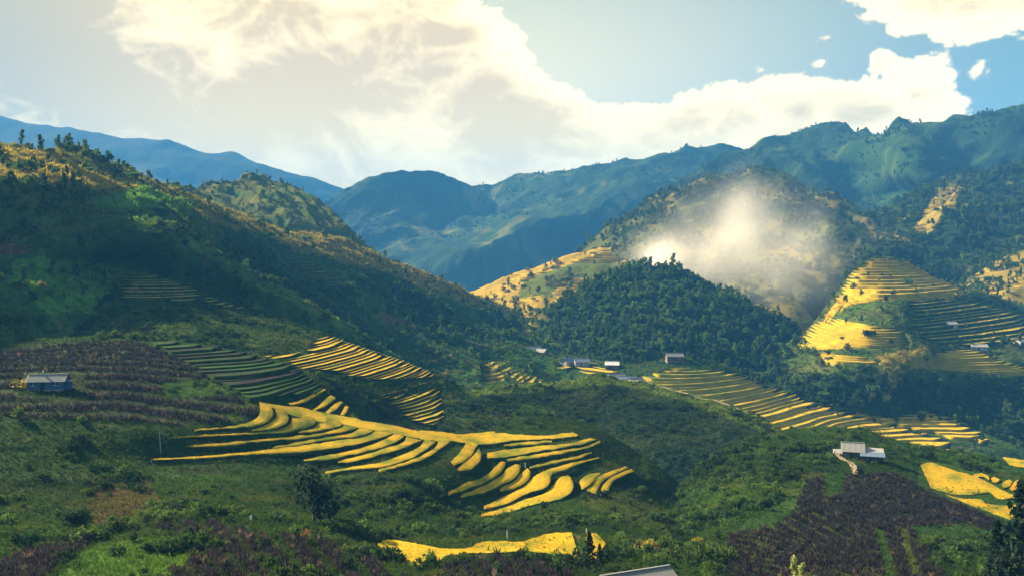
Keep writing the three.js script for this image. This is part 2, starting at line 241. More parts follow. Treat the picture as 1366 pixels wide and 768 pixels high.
new Hill({ name: 'right_wooded_hill', label: 'rounded wooded hill with a straw-coloured flank below the high mountain', mat: MAT.mid, nu: 200, nv: 90,
  top: [[1130, 300], [1165, 289], [1200, 275], [1250, 252], [1300, 238], [1340, 232], [1366, 225], [1450, 205], [1600, 200], [1750, 220]], bot: [[1130, 360], [1366, 400], [1750, 430]],
  ctrl: [[1130, 300, 1250], [1200, 275, 1300], [1300, 238, 1350], [1366, 225, 1350], [1450, 205, 1300], [1750, 220, 1200], [1260, 290, 1130], [1200, 330, 1080], [1320, 290, 1160], [1366, 340, 1000], [1300, 370, 980], [1750, 430, 900], [1130, 360, 1050]],
  bump: [[14, 110, 'ridge'], [4, 28, 'ridge']], patches: [{ poly: [[1255, 260], [1290, 255], [1270, 290], [1235, 325], [1215, 322], [1235, 290]], c: C.ochre }], cover: (x, z) => mix3(C.wood, C.olive, smooth(-0.1, 0.6, fbm(x / 50, z / 50, 4))) });
new Hill({ name: 'mid_ridge', label: 'ridge of golden grass and scattered woods behind the smoke', nu: 260, nv: 110,
  top: [[770, 340], [810, 313], [840, 292], [880, 273], [920, 258], [960, 241], [1000, 231], [1040, 243], [1090, 262], [1130, 280], [1165, 300], [1200, 328], [1240, 350], [1290, 376], [1340, 400], [1420, 420]], bot: [[770, 430], [900, 470], [1100, 480], [1420, 480]],
  ctrl: [[770, 340, 1200], [810, 313, 1220], [1000, 231, 1350], [1130, 280, 1200], [1290, 376, 1000], [1420, 420, 950], [870, 350, 1020], [1000, 320, 1120], [940, 300, 1160], [1100, 360, 970], [1000, 420, 900], [1200, 400, 930], [900, 400, 950], [900, 470, 860], [1200, 470, 860], [770, 430, 980]],
  bump: [[15, 120, 'ridge'], [4, 30, 'ridge']], cover: (x, z) => mix3(mix3(C.wood, C.olive, smooth(-0.3, 0.3, fbm(x / 45, z / 45, 4))), C.ochre, 0.55 * smooth(-0.05, 0.35, fbm(x / 80 + 30, z / 80, 4))) });
new Hill({ name: 'golden_saddle', label: 'golden grassy saddle between the left hill and the wooded hill', nu: 200, nv: 80,
  top: [[560, 425], [600, 402], [640, 386], [680, 368], [720, 353], [760, 342], [810, 331], [840, 335], [870, 345], [920, 362], [980, 385]], bot: [[560, 470], [700, 470], [980, 470]],
  ctrl: [[560, 425, 950], [640, 386, 1000], [720, 353, 1060], [810, 331, 1100], [920, 362, 1050], [980, 385, 1020], [700, 400, 900], [780, 375, 960], [700, 430, 830], [800, 410, 870], [690, 450, 800], [850, 420, 850], [980, 470, 830], [560, 470, 860]],
  bump: [[4, 60, 'ridge'], [1.5, 18]], patches: [{ poly: [[700, 372], [770, 350], [830, 350], [825, 362], [750, 380], [735, 398], [690, 400]], c: C.green, w: 0.85 }], cover: (x, z) => mix3(C.straw, C.gold, 0.2 + 0.5 * clamp(0.5 + fbm(x / 30, z / 30, 4))) });
new Hill({ name: 'smoke_knoll', label: 'small golden knoll beneath the smoke', nu: 80, nv: 40,
  top: [[950, 448], [1000, 410], [1030, 394], [1060, 399], [1085, 424], [1110, 460]], bot: [[950, 480], [1110, 490]], ctrl: [[950, 448, 880], [1030, 394, 900], [1110, 460, 860], [1000, 450, 830], [1060, 450, 830], [950, 480, 820], [1110, 490, 800]], bump: [[2, 24]], cover: (x, z) => mix3(C.olive, C.ochre, clamp(0.4 + fbm(x / 20, z / 20))) });
new Hill({ name: 'right_edge_hill', label: 'wooded hill with a golden shoulder beyond the terraced hill', nu: 100, nv: 50,
  top: [[1260, 395], [1290, 373], [1330, 351], [1366, 335], [1450, 305], [1600, 280]], bot: [[1260, 440], [1366, 450], [1600, 460]], ctrl: [[1260, 395, 930], [1330, 351, 960], [1450, 305, 980], [1600, 280, 960], [1330, 390, 880], [1366, 430, 840], [1600, 460, 800], [1260, 440, 860]], bump: [[4, 60, 'ridge'], [2, 18]], cover: (x, z) => mix3(C.ochre, C.olive, smooth(-0.1, 0.3, fbm(x / 30, z / 30, 4))) });
new Hill({ name: 'wooded_hill', label: 'dome-shaped hill clad in dark woodland above the village', nu: 220, nv: 90,
  top: [[660, 466], [690, 444], [720, 424], [750, 404], [790, 380], [830, 365], [865, 359], [900, 364], [940, 381], [980, 402], [1020, 421], [1050, 435], [1075, 455], [1100, 490]], bot: [[660, 505], [870, 520], [1100, 525]],
  ctrl: [[660, 466, 740], [720, 424, 770], [790, 380, 800], [865, 359, 820], [940, 381, 800], [1050, 435, 750], [1100, 490, 700], [760, 440, 730], [870, 430, 710], [980, 450, 705], [720, 480, 670], [870, 490, 640], [1050, 510, 640], [660, 505, 660], [870, 520, 625], [1100, 525, 640]],
  bump: [[4, 50, 'ridge'], [1.5, 14]], cover: (x, z, px, py) => mix3(C.wood, C.straw, smooth(740, 690, px + 40 * fbm(x / 30, z / 30))) });
const hillGold = (x, z) => mix3(C.olive, C.gold, clamp(0.45 + 0.9 * fbm(x / 26, z / 26, 4)));
new Hill({ name: 'right_terraced_hill', label: 'hill with golden rice terraces on the right valley side', nu: 260, nv: 150,
  top: [[1000, 500], [1040, 472], [1065, 452], [1090, 425], [1118, 388], [1140, 360], [1170, 343], [1200, 346], [1240, 366], [1290, 386], [1330, 400], [1366, 410], [1450, 440], [1600, 470]], bot: [[1000, 530], [1050, 545], [1200, 565], [1300, 610], [1366, 640], [1600, 680]],
  ctrl: [[1000, 500, 660], [1040, 472, 690], [1090, 425, 750], [1140, 360, 800], [1170, 343, 820], [1240, 366, 825], [1330, 400, 820], [1450, 440, 800], [1600, 470, 760], [1100, 480, 640], [1100, 445, 690], [1150, 440, 650], [1180, 400, 700], [1250, 400, 740], [1250, 450, 655], [1366, 480, 640], [1060, 520, 610], [1130, 520, 600], [1190, 500, 610], [1200, 540, 590], [1300, 540, 600], [1366, 560, 585], [1366, 640, 540], [1600, 680, 500]],
  bump: [[5, 70, 'ridge'], [1.2, 16]], patches: [{ poly: [[1090, 440], [1120, 400], [1150, 360], [1170, 345], [1210, 350], [1290, 390], [1280, 398], [1150, 404], [1110, 425]], c: C.gold, w: 0.6 }, { poly: [[1170, 478], [1240, 470], [1260, 490], [1200, 505], [1190, 530], [1180, 500]], c: C.ochre, w: 0.7 }, { poly: [[1090, 474], [1155, 478], [1172, 488], [1105, 488]], c: C.gold }],
  cover: (x, z, px, py) => { const t = smooth(500, 520, py + 10 * fbm(x / 30, z / 30)); return mix3(mix3(C.green, C.olive, clamp(0.5 + fbm(x / 26, z / 26, 4))), C.dark, t); } });
new Hill({ name: 'striated_hill', label: 'ribbed grassy hill behind the long left slope', nu: 220, nv: 90,
  top: [[150, 262], [200, 254], [237, 256], [258, 258], [280, 251], [310, 246], [350, 242], [385, 252], [410, 265], [440, 290], [475, 318], [510, 345], [545, 370]], bot: [[150, 320], [350, 360], [545, 420]],
  ctrl: [[150, 262, 780], [237, 256, 800], [258, 258, 860], [350, 242, 940], [440, 290, 880], [545, 370, 820], [300, 280, 820], [340, 300, 780], [400, 300, 830], [300, 330, 740], [420, 350, 770], [545, 420, 760], [150, 320, 700]],
  bump: [[10, 40, 'ridge', 3.4, 0.9], [2, 16, 'ridge']], cover: (x, z) => mix3(C.green, C.straw, 0.5 * smooth(-0.5, 0.5, fbm(x / 22, z / 22, 5))) });
const RIM = [[240, 258], [330, 290], [440, 316], [530, 350], [620, 384], [705, 424], [690, 438], [600, 407], [510, 374], [420, 344], [320, 317], [250, 290]];
new Hill({ name: 'left_hill', label: 'long hillside of scrub, woods and small fields on the left', nu: 420, nv: 200, mat: MAT.mid,
  top: [[-900, -200], [-600, -120], [-450, -40], [-300, 65], [-200, 130], [-100, 180], [0, 203], [30, 207], [58, 214], [72, 212], [90, 207], [112, 212], [140, 228], [180, 242], [215, 258], [237, 264], [280, 281], [321, 297], [372, 312], [430, 322], [480, 338], [520, 353], [560, 368], [609, 386], [650, 405], [690, 424], [712, 446], [760, 480]],  // unseen left end of the crest raised to cast shade on the foreground
  bot: [[-900, 560], [0, 500], [300, 490], [500, 540], [650, 545], [760, 540]],
  ctrl: [[-900, -200, 400], [-600, -120, 430], [-400, 0, 440], [-200, 130, 450], [0, 203, 500], [90, 207, 540], [180, 242, 590], [237, 264, 610], [321, 297, 650], [430, 322, 700], [520, 353, 745], [609, 386, 780], [712, 446, 790], [760, 480, 700], [-400, 400, 300], [-600, 200, 330], [-900, 560, 180], [-300, 520, 260], [-60, 255, 405], [0, 262, 402], [60, 262, 415], [110, 262, 440], [0, 305, 392], [60, 308, 395], [60, 400, 355], [0, 450, 325], [140, 276, 470], [190, 272, 490], [190, 294, 462], [130, 296, 445], [255, 292, 515], [200, 330, 452], [130, 350, 415], [130, 420, 375], [320, 312, 590], [300, 360, 530], [330, 410, 510], [250, 400, 440], [420, 338, 640], [400, 400, 560], [400, 365, 590], [500, 420, 600], [515, 369, 690], [520, 395, 655], [600, 402, 730], [600, 460, 620], [680, 480, 600], [450, 480, 480], [600, 520, 500], [760, 540, 520], [0, 500, 300], [300, 490, 400]],
  bump: [[7, 85, 'ridge'], [2.4, 26, 'ridge'], [0.8, 10]], jitter: 1.3,
 
  patches: [{ poly: [[122, 292], [140, 276], [185, 268], [225, 271], [255, 285], [258, 294], [200, 296]], c: C.fresh }, { poly: [[-50, 205], [60, 214], [110, 235], [160, 255], [240, 268], [150, 268], [60, 262], [-50, 250]], c: C.ochre, w: 0.75 }, { poly: [[-20, 330], [40, 335], [30, 345], [-20, 345]], c: C.earth }, { poly: [[20, 350], [110, 345], [150, 380], [140, 440], [60, 440], [10, 400]], c: C.fresh, w: 0.95 }, { poly: [[150, 410], [215, 410], [245, 452], [170, 455]], c: C.lime, w: 0.7 }, { poly: [[505, 430], [540, 432], [535, 452], [515, 450]], c: C.red, w: 0.5 }, { poly: [[330, 300], [440, 325], [560, 370], [690, 425], [680, 432], [540, 375], [420, 335]], c: C.ochre, w: 0.65 }, { poly: RIM, c: C.straw, w: 0.75 }],
  cover: (x, z, px, py) => { const up = smooth(330, 250, py + 20 * fbm(x / 40, z / 40)); const m = meadow(x, z, 1.4); return mix3([m[0] * 1.5, m[1] * 1.5, m[2] * 1.3], C.straw, up * 0.5); } });
new Hill({ name: 'grassy_spur', label: 'grassy spur running down to the right in front of the left hill', nu: 260, nv: 120, mat: MAT.mid, back: 0.12, drop: 0.35,
  top: [[-260, 345], [-80, 320], [0, 307], [60, 301], [110, 297], [150, 295], [200, 299], [250, 313], [290, 336], [330, 362], [380, 392], [430, 420], [470, 444], [520, 476], [560, 505]], bot: [[-260, 480], [0, 480], [200, 440], [350, 480], [560, 540]],
  ctrl: [[-260, 345, 400], [0, 307, 408], [110, 297, 428], [200, 299, 440], [250, 313, 446], [330, 362, 456], [430, 420, 466], [560, 505, 470], [60, 315, 380], [150, 312, 408], [220, 322, 425], [290, 355, 438], [380, 408, 448], [0, 380, 352], [100, 380, 382], [150, 366, 426], [200, 365, 432], [300, 400, 436], [400, 450, 442], [0, 450, 322], [200, 440, 420], [350, 480, 430], [560, 540, 450], [-260, 480, 300]],
  bump: [[3.5, 50, 'ridge'], [1, 14]], jitter: 1.2, patches: [{ poly: [[-40, 303], [40, 301], [110, 298], [150, 300], [100, 312], [-40, 325]], c: C.olive, w: 0.6 }, { poly: [[190, 299], [250, 312], [330, 362], [430, 420], [520, 476], [510, 484], [420, 428], [320, 374], [240, 324], [180, 310]], c: C.lime, w: 0.55 }, { poly: [[20, 350], [110, 345], [150, 380], [140, 440], [60, 440], [10, 400]], c: C.fresh, w: 0.85 }, { poly: [[-20, 328], [40, 333], [30, 343], [-20, 343]], c: C.earth }],
  cover: (x, z) => meadow(x, z, 1.3).map((c) => c * 1.5) });
new Hill({ name: 'valley_floor_fields', label: 'gentle valley side with rice fields and the village', nu: 380, nv: 140, mat: MAT.mid,
  top: [[640, 478], [690, 470], [740, 470], [800, 480], [850, 486], [880, 479], [910, 476], [950, 482], [985, 496], [1030, 516], [1080, 526], [1150, 532], [1250, 550], [1320, 580], [1366, 598], [1450, 630], [1650, 690]], bot: [[640, 545], [850, 550], [950, 585], [1050, 615], [1200, 640], [1366, 700], [1450, 730], [1650, 780]],
  ctrl: [[640, 478, 620], [690, 470, 640], [800, 480, 625], [900, 476, 600], [985, 496, 590], [1080, 526, 600], [1150, 532, 600], [1250, 550, 590], [1366, 598, 540], [1450, 630, 520], [1650, 690, 470], [850, 520, 552], [950, 540, 540], [1000, 540, 553], [1050, 580, 522], [1150, 570, 566], [1200, 600, 536], [1300, 620, 515], [1450, 700, 455], [700, 520, 575], [640, 545, 550], [850, 550, 525], [1650, 780, 400]],
  bump: [[0.8, 40]], patches: [{ poly: [[1060, 540], [1085, 532], [1140, 548], [1220, 575], [1300, 595], [1290, 598], [1180, 572], [1100, 552]], c: C.dark }, { poly: [[930, 520], [1000, 505], [1060, 540], [1250, 592], [1258, 598], [1080, 576], [1000, 562]], c: C.gold, w: 0.7 }, { poly: [[1090, 533], [1200, 540], [1250, 552], [1310, 585], [1250, 578], [1150, 556]], c: C.gold, w: 0.8 }] });
new Hill({ name: 'terraced_spur', label: 'spur of the left hill stepped with golden terraces', nu: 300, nv: 140, mat: MAT.near,
  top: [[60, 385], [110, 372], [150, 366], [200, 365], [240, 377], [290, 397], [350, 418], [400, 435], [460, 454], [520, 474], [570, 493], [612, 512], [650, 519], [700, 520], [745, 515], [790, 515]], bot: [[60, 470], [300, 540], [450, 600], [600, 620], [790, 600]],
  ctrl: [[60, 385, 400], [150, 366, 415], [240, 377, 410], [350, 418, 400], [460, 454, 390], [570, 493, 385], [650, 519, 395], [745, 515, 420], [790, 515, 430], [150, 410, 370], [250, 430, 350], [350, 460, 340], [430, 490, 335], [500, 520, 332], [580, 540, 345], [600, 570, 325], [520, 560, 318], [450, 600, 290], [60, 470, 330], [700, 560, 350], [790, 600, 340]],
  bump: [[0.7, 22]], back: 0.1, patches: [{ poly: [[370, 480], [420, 470], [470, 505], [500, 530], [440, 540]], c: C.wood, w: 0.7 }, { poly: [[275, 462], [300, 460], [312, 470], [285, 472]], c: C.red, w: 0.8 }, { poly: [[500, 535], [530, 530], [535, 560], [505, 562]], c: C.plum, w: 0.6 }] });
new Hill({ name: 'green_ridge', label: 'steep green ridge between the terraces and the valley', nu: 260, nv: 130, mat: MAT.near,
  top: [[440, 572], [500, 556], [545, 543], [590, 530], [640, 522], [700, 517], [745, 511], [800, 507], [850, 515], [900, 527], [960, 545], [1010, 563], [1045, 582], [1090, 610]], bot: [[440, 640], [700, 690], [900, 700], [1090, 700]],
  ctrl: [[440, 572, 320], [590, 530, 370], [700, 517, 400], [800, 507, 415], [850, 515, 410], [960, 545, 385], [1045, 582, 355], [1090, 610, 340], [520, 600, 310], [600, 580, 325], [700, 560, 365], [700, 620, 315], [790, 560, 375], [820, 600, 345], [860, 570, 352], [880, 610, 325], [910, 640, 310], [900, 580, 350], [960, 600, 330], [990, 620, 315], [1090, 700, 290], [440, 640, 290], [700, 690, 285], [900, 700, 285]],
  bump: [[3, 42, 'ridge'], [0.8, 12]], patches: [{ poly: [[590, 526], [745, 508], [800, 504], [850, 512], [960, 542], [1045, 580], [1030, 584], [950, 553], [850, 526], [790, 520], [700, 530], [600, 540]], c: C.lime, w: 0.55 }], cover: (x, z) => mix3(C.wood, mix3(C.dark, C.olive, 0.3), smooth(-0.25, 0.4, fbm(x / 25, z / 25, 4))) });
new Hill({ name: 'right_knoll', label: 'green knoll with a farmhouse, dark crop and golden rice', nu: 360, nv: 220, mat: MAT.near, apron: true,
  top: [[830, 720], [870, 685], [900, 656], [940, 622], [990, 592], [1030, 577], [1090, 570], [1150, 574], [1200, 588], [1240, 597], [1300, 606], [1366, 618], [1500, 645], [1750, 690]], bot: [[830, 815], [1750, 830]],
  ctrl: [[830, 720, 215], [900, 656, 262], [940, 622, 275], [1030, 577, 292], [1090, 570, 300], [1150, 574, 300], [1240, 597, 290], [1300, 606, 286], [1366, 618, 278], [1500, 645, 262], [1750, 690, 230], [1140, 607, 262], [1080, 605, 262], [1130, 635, 236], [1060, 632, 236], [1000, 640, 228], [960, 660, 218], [1240, 635, 250], [1300, 655, 236], [1350, 690, 208], [1000, 700, 182], [1100, 690, 190], [1180, 690, 196], [1260, 690, 200], [1366, 730, 170], [1000, 768, 140], [1180, 768, 138], [1400, 768, 142], [830, 768, 135], [830, 815, 112], [1100, 815, 112], [1400, 815, 115], [1750, 830, 120]],
  bump: [[0.7, 20], [0.3, 5]], jitter: 0.8,
  patches: [{ poly: [[1150, 634], [1195, 632], [1230, 650], [1290, 675], [1340, 698], [1330, 712], [1280, 700], [1215, 705], [1260, 768], [1230, 820], [1000, 820], [965, 768], [972, 712], [1030, 705], [1060, 680], [1075, 640], [1100, 636]], c: [0.040, 0.050, 0.016], w: 0.92 }, { poly: [[1020, 628], [1105, 630], [1100, 640], [1040, 642]], c: C.olive }, { poly: [[1100, 632], [1126, 632], [1124, 660], [1100, 665]], c: C.green }, { poly: [[1165, 708], [1178, 708], [1195, 768], [1182, 800], [1178, 750]], c: C.green, w: 0.8 }, { poly: [[1200, 705], [1210, 705], [1228, 768], [1215, 768]], c: C.olive, w: 0.8 }, { poly: [[1235, 720], [1290, 715], [1310, 768], [1240, 800]], c: C.dark }, { poly: [[1240, 612], [1290, 600], [1340, 622], [1330, 640], [1280, 628]], c: C.green }] });
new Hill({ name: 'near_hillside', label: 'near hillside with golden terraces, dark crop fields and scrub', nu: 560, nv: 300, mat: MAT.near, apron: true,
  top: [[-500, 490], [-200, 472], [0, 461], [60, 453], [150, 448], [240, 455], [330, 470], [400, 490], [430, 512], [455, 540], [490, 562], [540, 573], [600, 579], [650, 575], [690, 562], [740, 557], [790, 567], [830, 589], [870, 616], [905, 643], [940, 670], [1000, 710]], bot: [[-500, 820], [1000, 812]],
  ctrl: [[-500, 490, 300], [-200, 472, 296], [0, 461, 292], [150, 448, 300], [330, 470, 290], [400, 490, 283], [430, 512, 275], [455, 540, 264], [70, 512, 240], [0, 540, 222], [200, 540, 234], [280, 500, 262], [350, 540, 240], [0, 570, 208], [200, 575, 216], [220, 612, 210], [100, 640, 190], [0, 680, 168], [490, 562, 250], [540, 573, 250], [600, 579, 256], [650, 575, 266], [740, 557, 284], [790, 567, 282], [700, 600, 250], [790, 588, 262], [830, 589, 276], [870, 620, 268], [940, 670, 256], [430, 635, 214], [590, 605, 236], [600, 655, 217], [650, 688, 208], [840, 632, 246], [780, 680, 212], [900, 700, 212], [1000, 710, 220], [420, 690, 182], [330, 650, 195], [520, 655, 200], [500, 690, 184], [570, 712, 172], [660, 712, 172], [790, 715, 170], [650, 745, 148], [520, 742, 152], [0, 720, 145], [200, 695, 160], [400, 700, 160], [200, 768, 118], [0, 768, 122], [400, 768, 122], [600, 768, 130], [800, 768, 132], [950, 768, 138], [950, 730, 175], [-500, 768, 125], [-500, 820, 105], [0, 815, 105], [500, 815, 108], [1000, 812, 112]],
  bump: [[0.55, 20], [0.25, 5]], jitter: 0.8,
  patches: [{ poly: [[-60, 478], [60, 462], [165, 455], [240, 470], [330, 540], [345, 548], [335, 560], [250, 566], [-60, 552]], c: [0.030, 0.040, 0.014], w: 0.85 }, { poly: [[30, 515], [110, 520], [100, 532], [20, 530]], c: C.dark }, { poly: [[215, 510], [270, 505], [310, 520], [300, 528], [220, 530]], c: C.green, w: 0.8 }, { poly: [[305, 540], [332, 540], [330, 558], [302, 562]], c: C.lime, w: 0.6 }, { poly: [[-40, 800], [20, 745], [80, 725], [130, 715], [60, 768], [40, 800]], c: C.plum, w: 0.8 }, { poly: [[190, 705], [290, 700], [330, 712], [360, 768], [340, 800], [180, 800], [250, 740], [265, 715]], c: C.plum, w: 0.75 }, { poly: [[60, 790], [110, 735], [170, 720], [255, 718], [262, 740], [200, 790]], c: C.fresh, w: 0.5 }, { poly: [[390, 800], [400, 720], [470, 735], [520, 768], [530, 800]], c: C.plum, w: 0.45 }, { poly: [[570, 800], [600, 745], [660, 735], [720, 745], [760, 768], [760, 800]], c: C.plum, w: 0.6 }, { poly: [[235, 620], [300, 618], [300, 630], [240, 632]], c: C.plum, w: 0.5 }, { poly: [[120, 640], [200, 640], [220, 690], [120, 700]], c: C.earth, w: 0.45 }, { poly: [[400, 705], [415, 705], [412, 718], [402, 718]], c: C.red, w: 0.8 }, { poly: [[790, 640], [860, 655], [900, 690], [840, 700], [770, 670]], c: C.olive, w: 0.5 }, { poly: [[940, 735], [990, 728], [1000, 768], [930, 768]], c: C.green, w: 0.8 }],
  cover: (x, z, px, py) => { let c = meadow(x, z); if (py < 640 && py > 560 && px < 420) c = mix3(c, C.green, 0.5); return [c[0] * 0.78, c[1] * 0.75, c[2] * 0.75]; } });  // meadow darkened: shade over the near slope is put into its colour
{ // the land below everything, out to the horizon
  const g = new THREE.PlaneGeometry(9000, 9000, 8, 8); g.rotateX(-Math.PI / 2); g.translate(0, -150, -1800);
  const n = g.attributes.position.count; g.setAttribute('color', new THREE.BufferAttribute(new Float32Array(n * 3).map((_, i) => C.green[i % 3]), 3));
  const p = g.attributes.position, uv = g.attributes.uv; for (let i = 0; i < n; i++) uv.setXY(i, p.getX(i), p.getZ(i));
  tag(mesh('valley_ground', g, MAT.far), 'low ground at the bottom of the valleys', 'ground', null, 'structure');
}

// ---------------------------------------------------------------- rice terraces
function strip(rowA, rowB, color, up = 0) {      // a band of quads between two rows of points
  const n = rowA.length, pos = [], col = [], uv = [], idx = [];
  for (let i = 0; i < n; i++) for (const p of [rowA[i], rowB[i]]) { pos.push(p.x, p.y + up, p.z); const c = color(p, i); col.push(...c); uv.push(p.x + p.y * 0.7, p.z + p.y * 0.7); }
  for (let i = 0; i < n - 1; i++) idx.push(i * 2, i * 2 + 1, i * 2 + 2, i * 2 + 2, i * 2 + 1, i * 2 + 3);
  const g = new THREE.BufferGeometry(); g.setAttribute('position', new THREE.Float32BufferAttribute(pos, 3)); g.setAttribute('color', new THREE.Float32BufferAttribute(col, 3)); g.setAttribute('uv', new THREE.Float32BufferAttribute(uv, 2)); g.setIndex(idx); g.computeVertexNormals(); return g;
}
const bankColor = (p) => { const b = fbm(p.x / 3, p.z / 3, 3), d = fbm(p.x / 11 + 20, p.z / 11, 3); return mix3(mix3(C.dark, C.green, clamp(0.6 + b)), C.earth, 0.6 * smooth(0.05, 0.5, d)); };
const goldColor = (k, g = 0) => (p) => { const a = fbm(p.x / 13 + k * 3.7, p.z / 13, 3), b = fbm(p.x / 3 + k, p.z / 3 + 9, 3); const e = fbm(p.x / 7 + k * 9, p.z / 7, 3); return mix3(mix3(C.ripe, C.gold, clamp(0.5 + 1.4 * a)), mix3(C.lime, C.green, clamp(2.2 * g - 0.7)), clamp(g + 0.6 * b + 1.2 * e, 0, 0.92)); };
const dryBank = (p) => mix3(bankColor(p), C.ripe, clamp(0.72 + 0.7 * fbm(p.x / 12, p.z / 12 + 8, 3)));
const bankSpots = [];
const riceSpots = [];                            // [x, y, z, tone]
// terraces that follow the contours of a hill inside an outline
function contourTerraces(hillName, poly, step, label, { green = () => 0, tread, bank = bankColor, cols = 3, lift = 0.35, seed = 1, rice = 0 } = {}) {
  const hill = hills[hillName], xs = poly.map((p) => p[0]), ys = poly.map((p) => p[1]), x0 = Math.min(...xs), x1 = Math.max(...xs), y0 = Math.min(...ys) - 6, y1 = Math.max(...ys) + 8;
  const n = Math.max(6, Math.round((x1 - x0) / cols)), K = 120, columns = [], r = rng(seed);
  let lo = 1e9, hi = -1e9;
  for (let i = 0; i <= n; i++) { const px = mix(x0, x1, i / n), c = []; for (let j = 0; j <= K; j++) { const py = mix(y0, y1, j / K); if (py < hill.top(px)) continue; const p = hill.base(px, py); p.y += 0.5 * step * fbm(p.x / 22, p.z / 22 + seed, 3); c.push([p, py]); if (inPoly(poly, px, py)) { lo = Math.min(lo, p.y); hi = Math.max(hi, p.y); } } columns.push([px, c]); }
  if (hi < lo) return;
  const g = group('rice_terraces', new V3()); tag(g, label, 'rice field', 'stepped rice fields');
  const level = (k) => lo - step + (k + 0.5 * noise(k * 1.7, seed * 5.3)) * step, cross = (c, h) => { for (let j = 1; j < c.length; j++) { const [a, ya] = c[j - 1], [b, yb] = c[j]; if (a.y >= h && b.y < h) { const t = (a.y - h) / (a.y - b.y); return [a.clone().lerp(b, t), mix(ya, yb, t)]; } } return null; };
  for (let k = 0; level(k) < hi + step; k++) {
    let inner = [], outer = [], foot = []; const gv = (r() - 0.5) * 0.25;
    const flush = () => {
      if (inner.length > 4) {
        for (let i = 0; i < inner.length; i++) { const w = 0.12 + 0.88 * smooth(-0.5, 5 + 3 * noise(k, 4.4), Math.min(i, inner.length - 1 - i)); outer[i].lerp(inner[i], 1 - w); foot[i].x = mix(inner[i].x, foot[i].x, w); foot[i].z = mix(inner[i].z, foot[i].z, w); }
        const px = g.userData.px, t = mesh('terrace', strip(inner, outer, (p, i) => tread ? tread(p, k) : goldColor(k, green(inner.px[i]) + gv)(p)), MAT.rice, g);
        mesh('bank', strip(outer, foot, bank), MAT.bank, t);
        if (rice) for (let i = 0; i < inner.length - 1; i++) { const w = inner[i].distanceTo(outer[i]), l = outer[i].distanceTo(outer[i + 1]); let m = w * l * rice; m = Math.floor(m) + (r() < m % 1 ? 1 : 0); for (let q = 0; q < m; q++) { const u = r(), v = r(), p = inner[i].clone().lerp(inner[i + 1], u).lerp(outer[i].clone().lerp(outer[i + 1], u), v); riceSpots.push([p.x, p.y, p.z, tread ? tread(p, k).map((c) => c * 1.5) : goldColor(k, green(inner.px[i]) + gv)(p)]); } }
      }
      inner = []; outer = []; foot = []; inner.px = [];
    };
    inner.px = [];
    for (const [px, c] of columns) {
      const a = cross(c, level(k + 1)), b = cross(c, level(k));
      if (a && b && inPoly(poly, px + 9 * noise(k * 3.1, seed + px * 0.01), mix(a[1], b[1], 0.5)) && a[0].distanceTo(b[0]) < step * 60) {
        const y = level(k + 1) + lift; inner.push(a[0].clone().setY(y)); inner.px.push(px); const o = b[0].clone().setY(y - 0.05); outer.push(o); const f = b[0].clone().lerp(a[0], -0.12); f.y = level(k) - 0.6; foot.push(f);
      } else flush();
    }
    flush();
  }
}
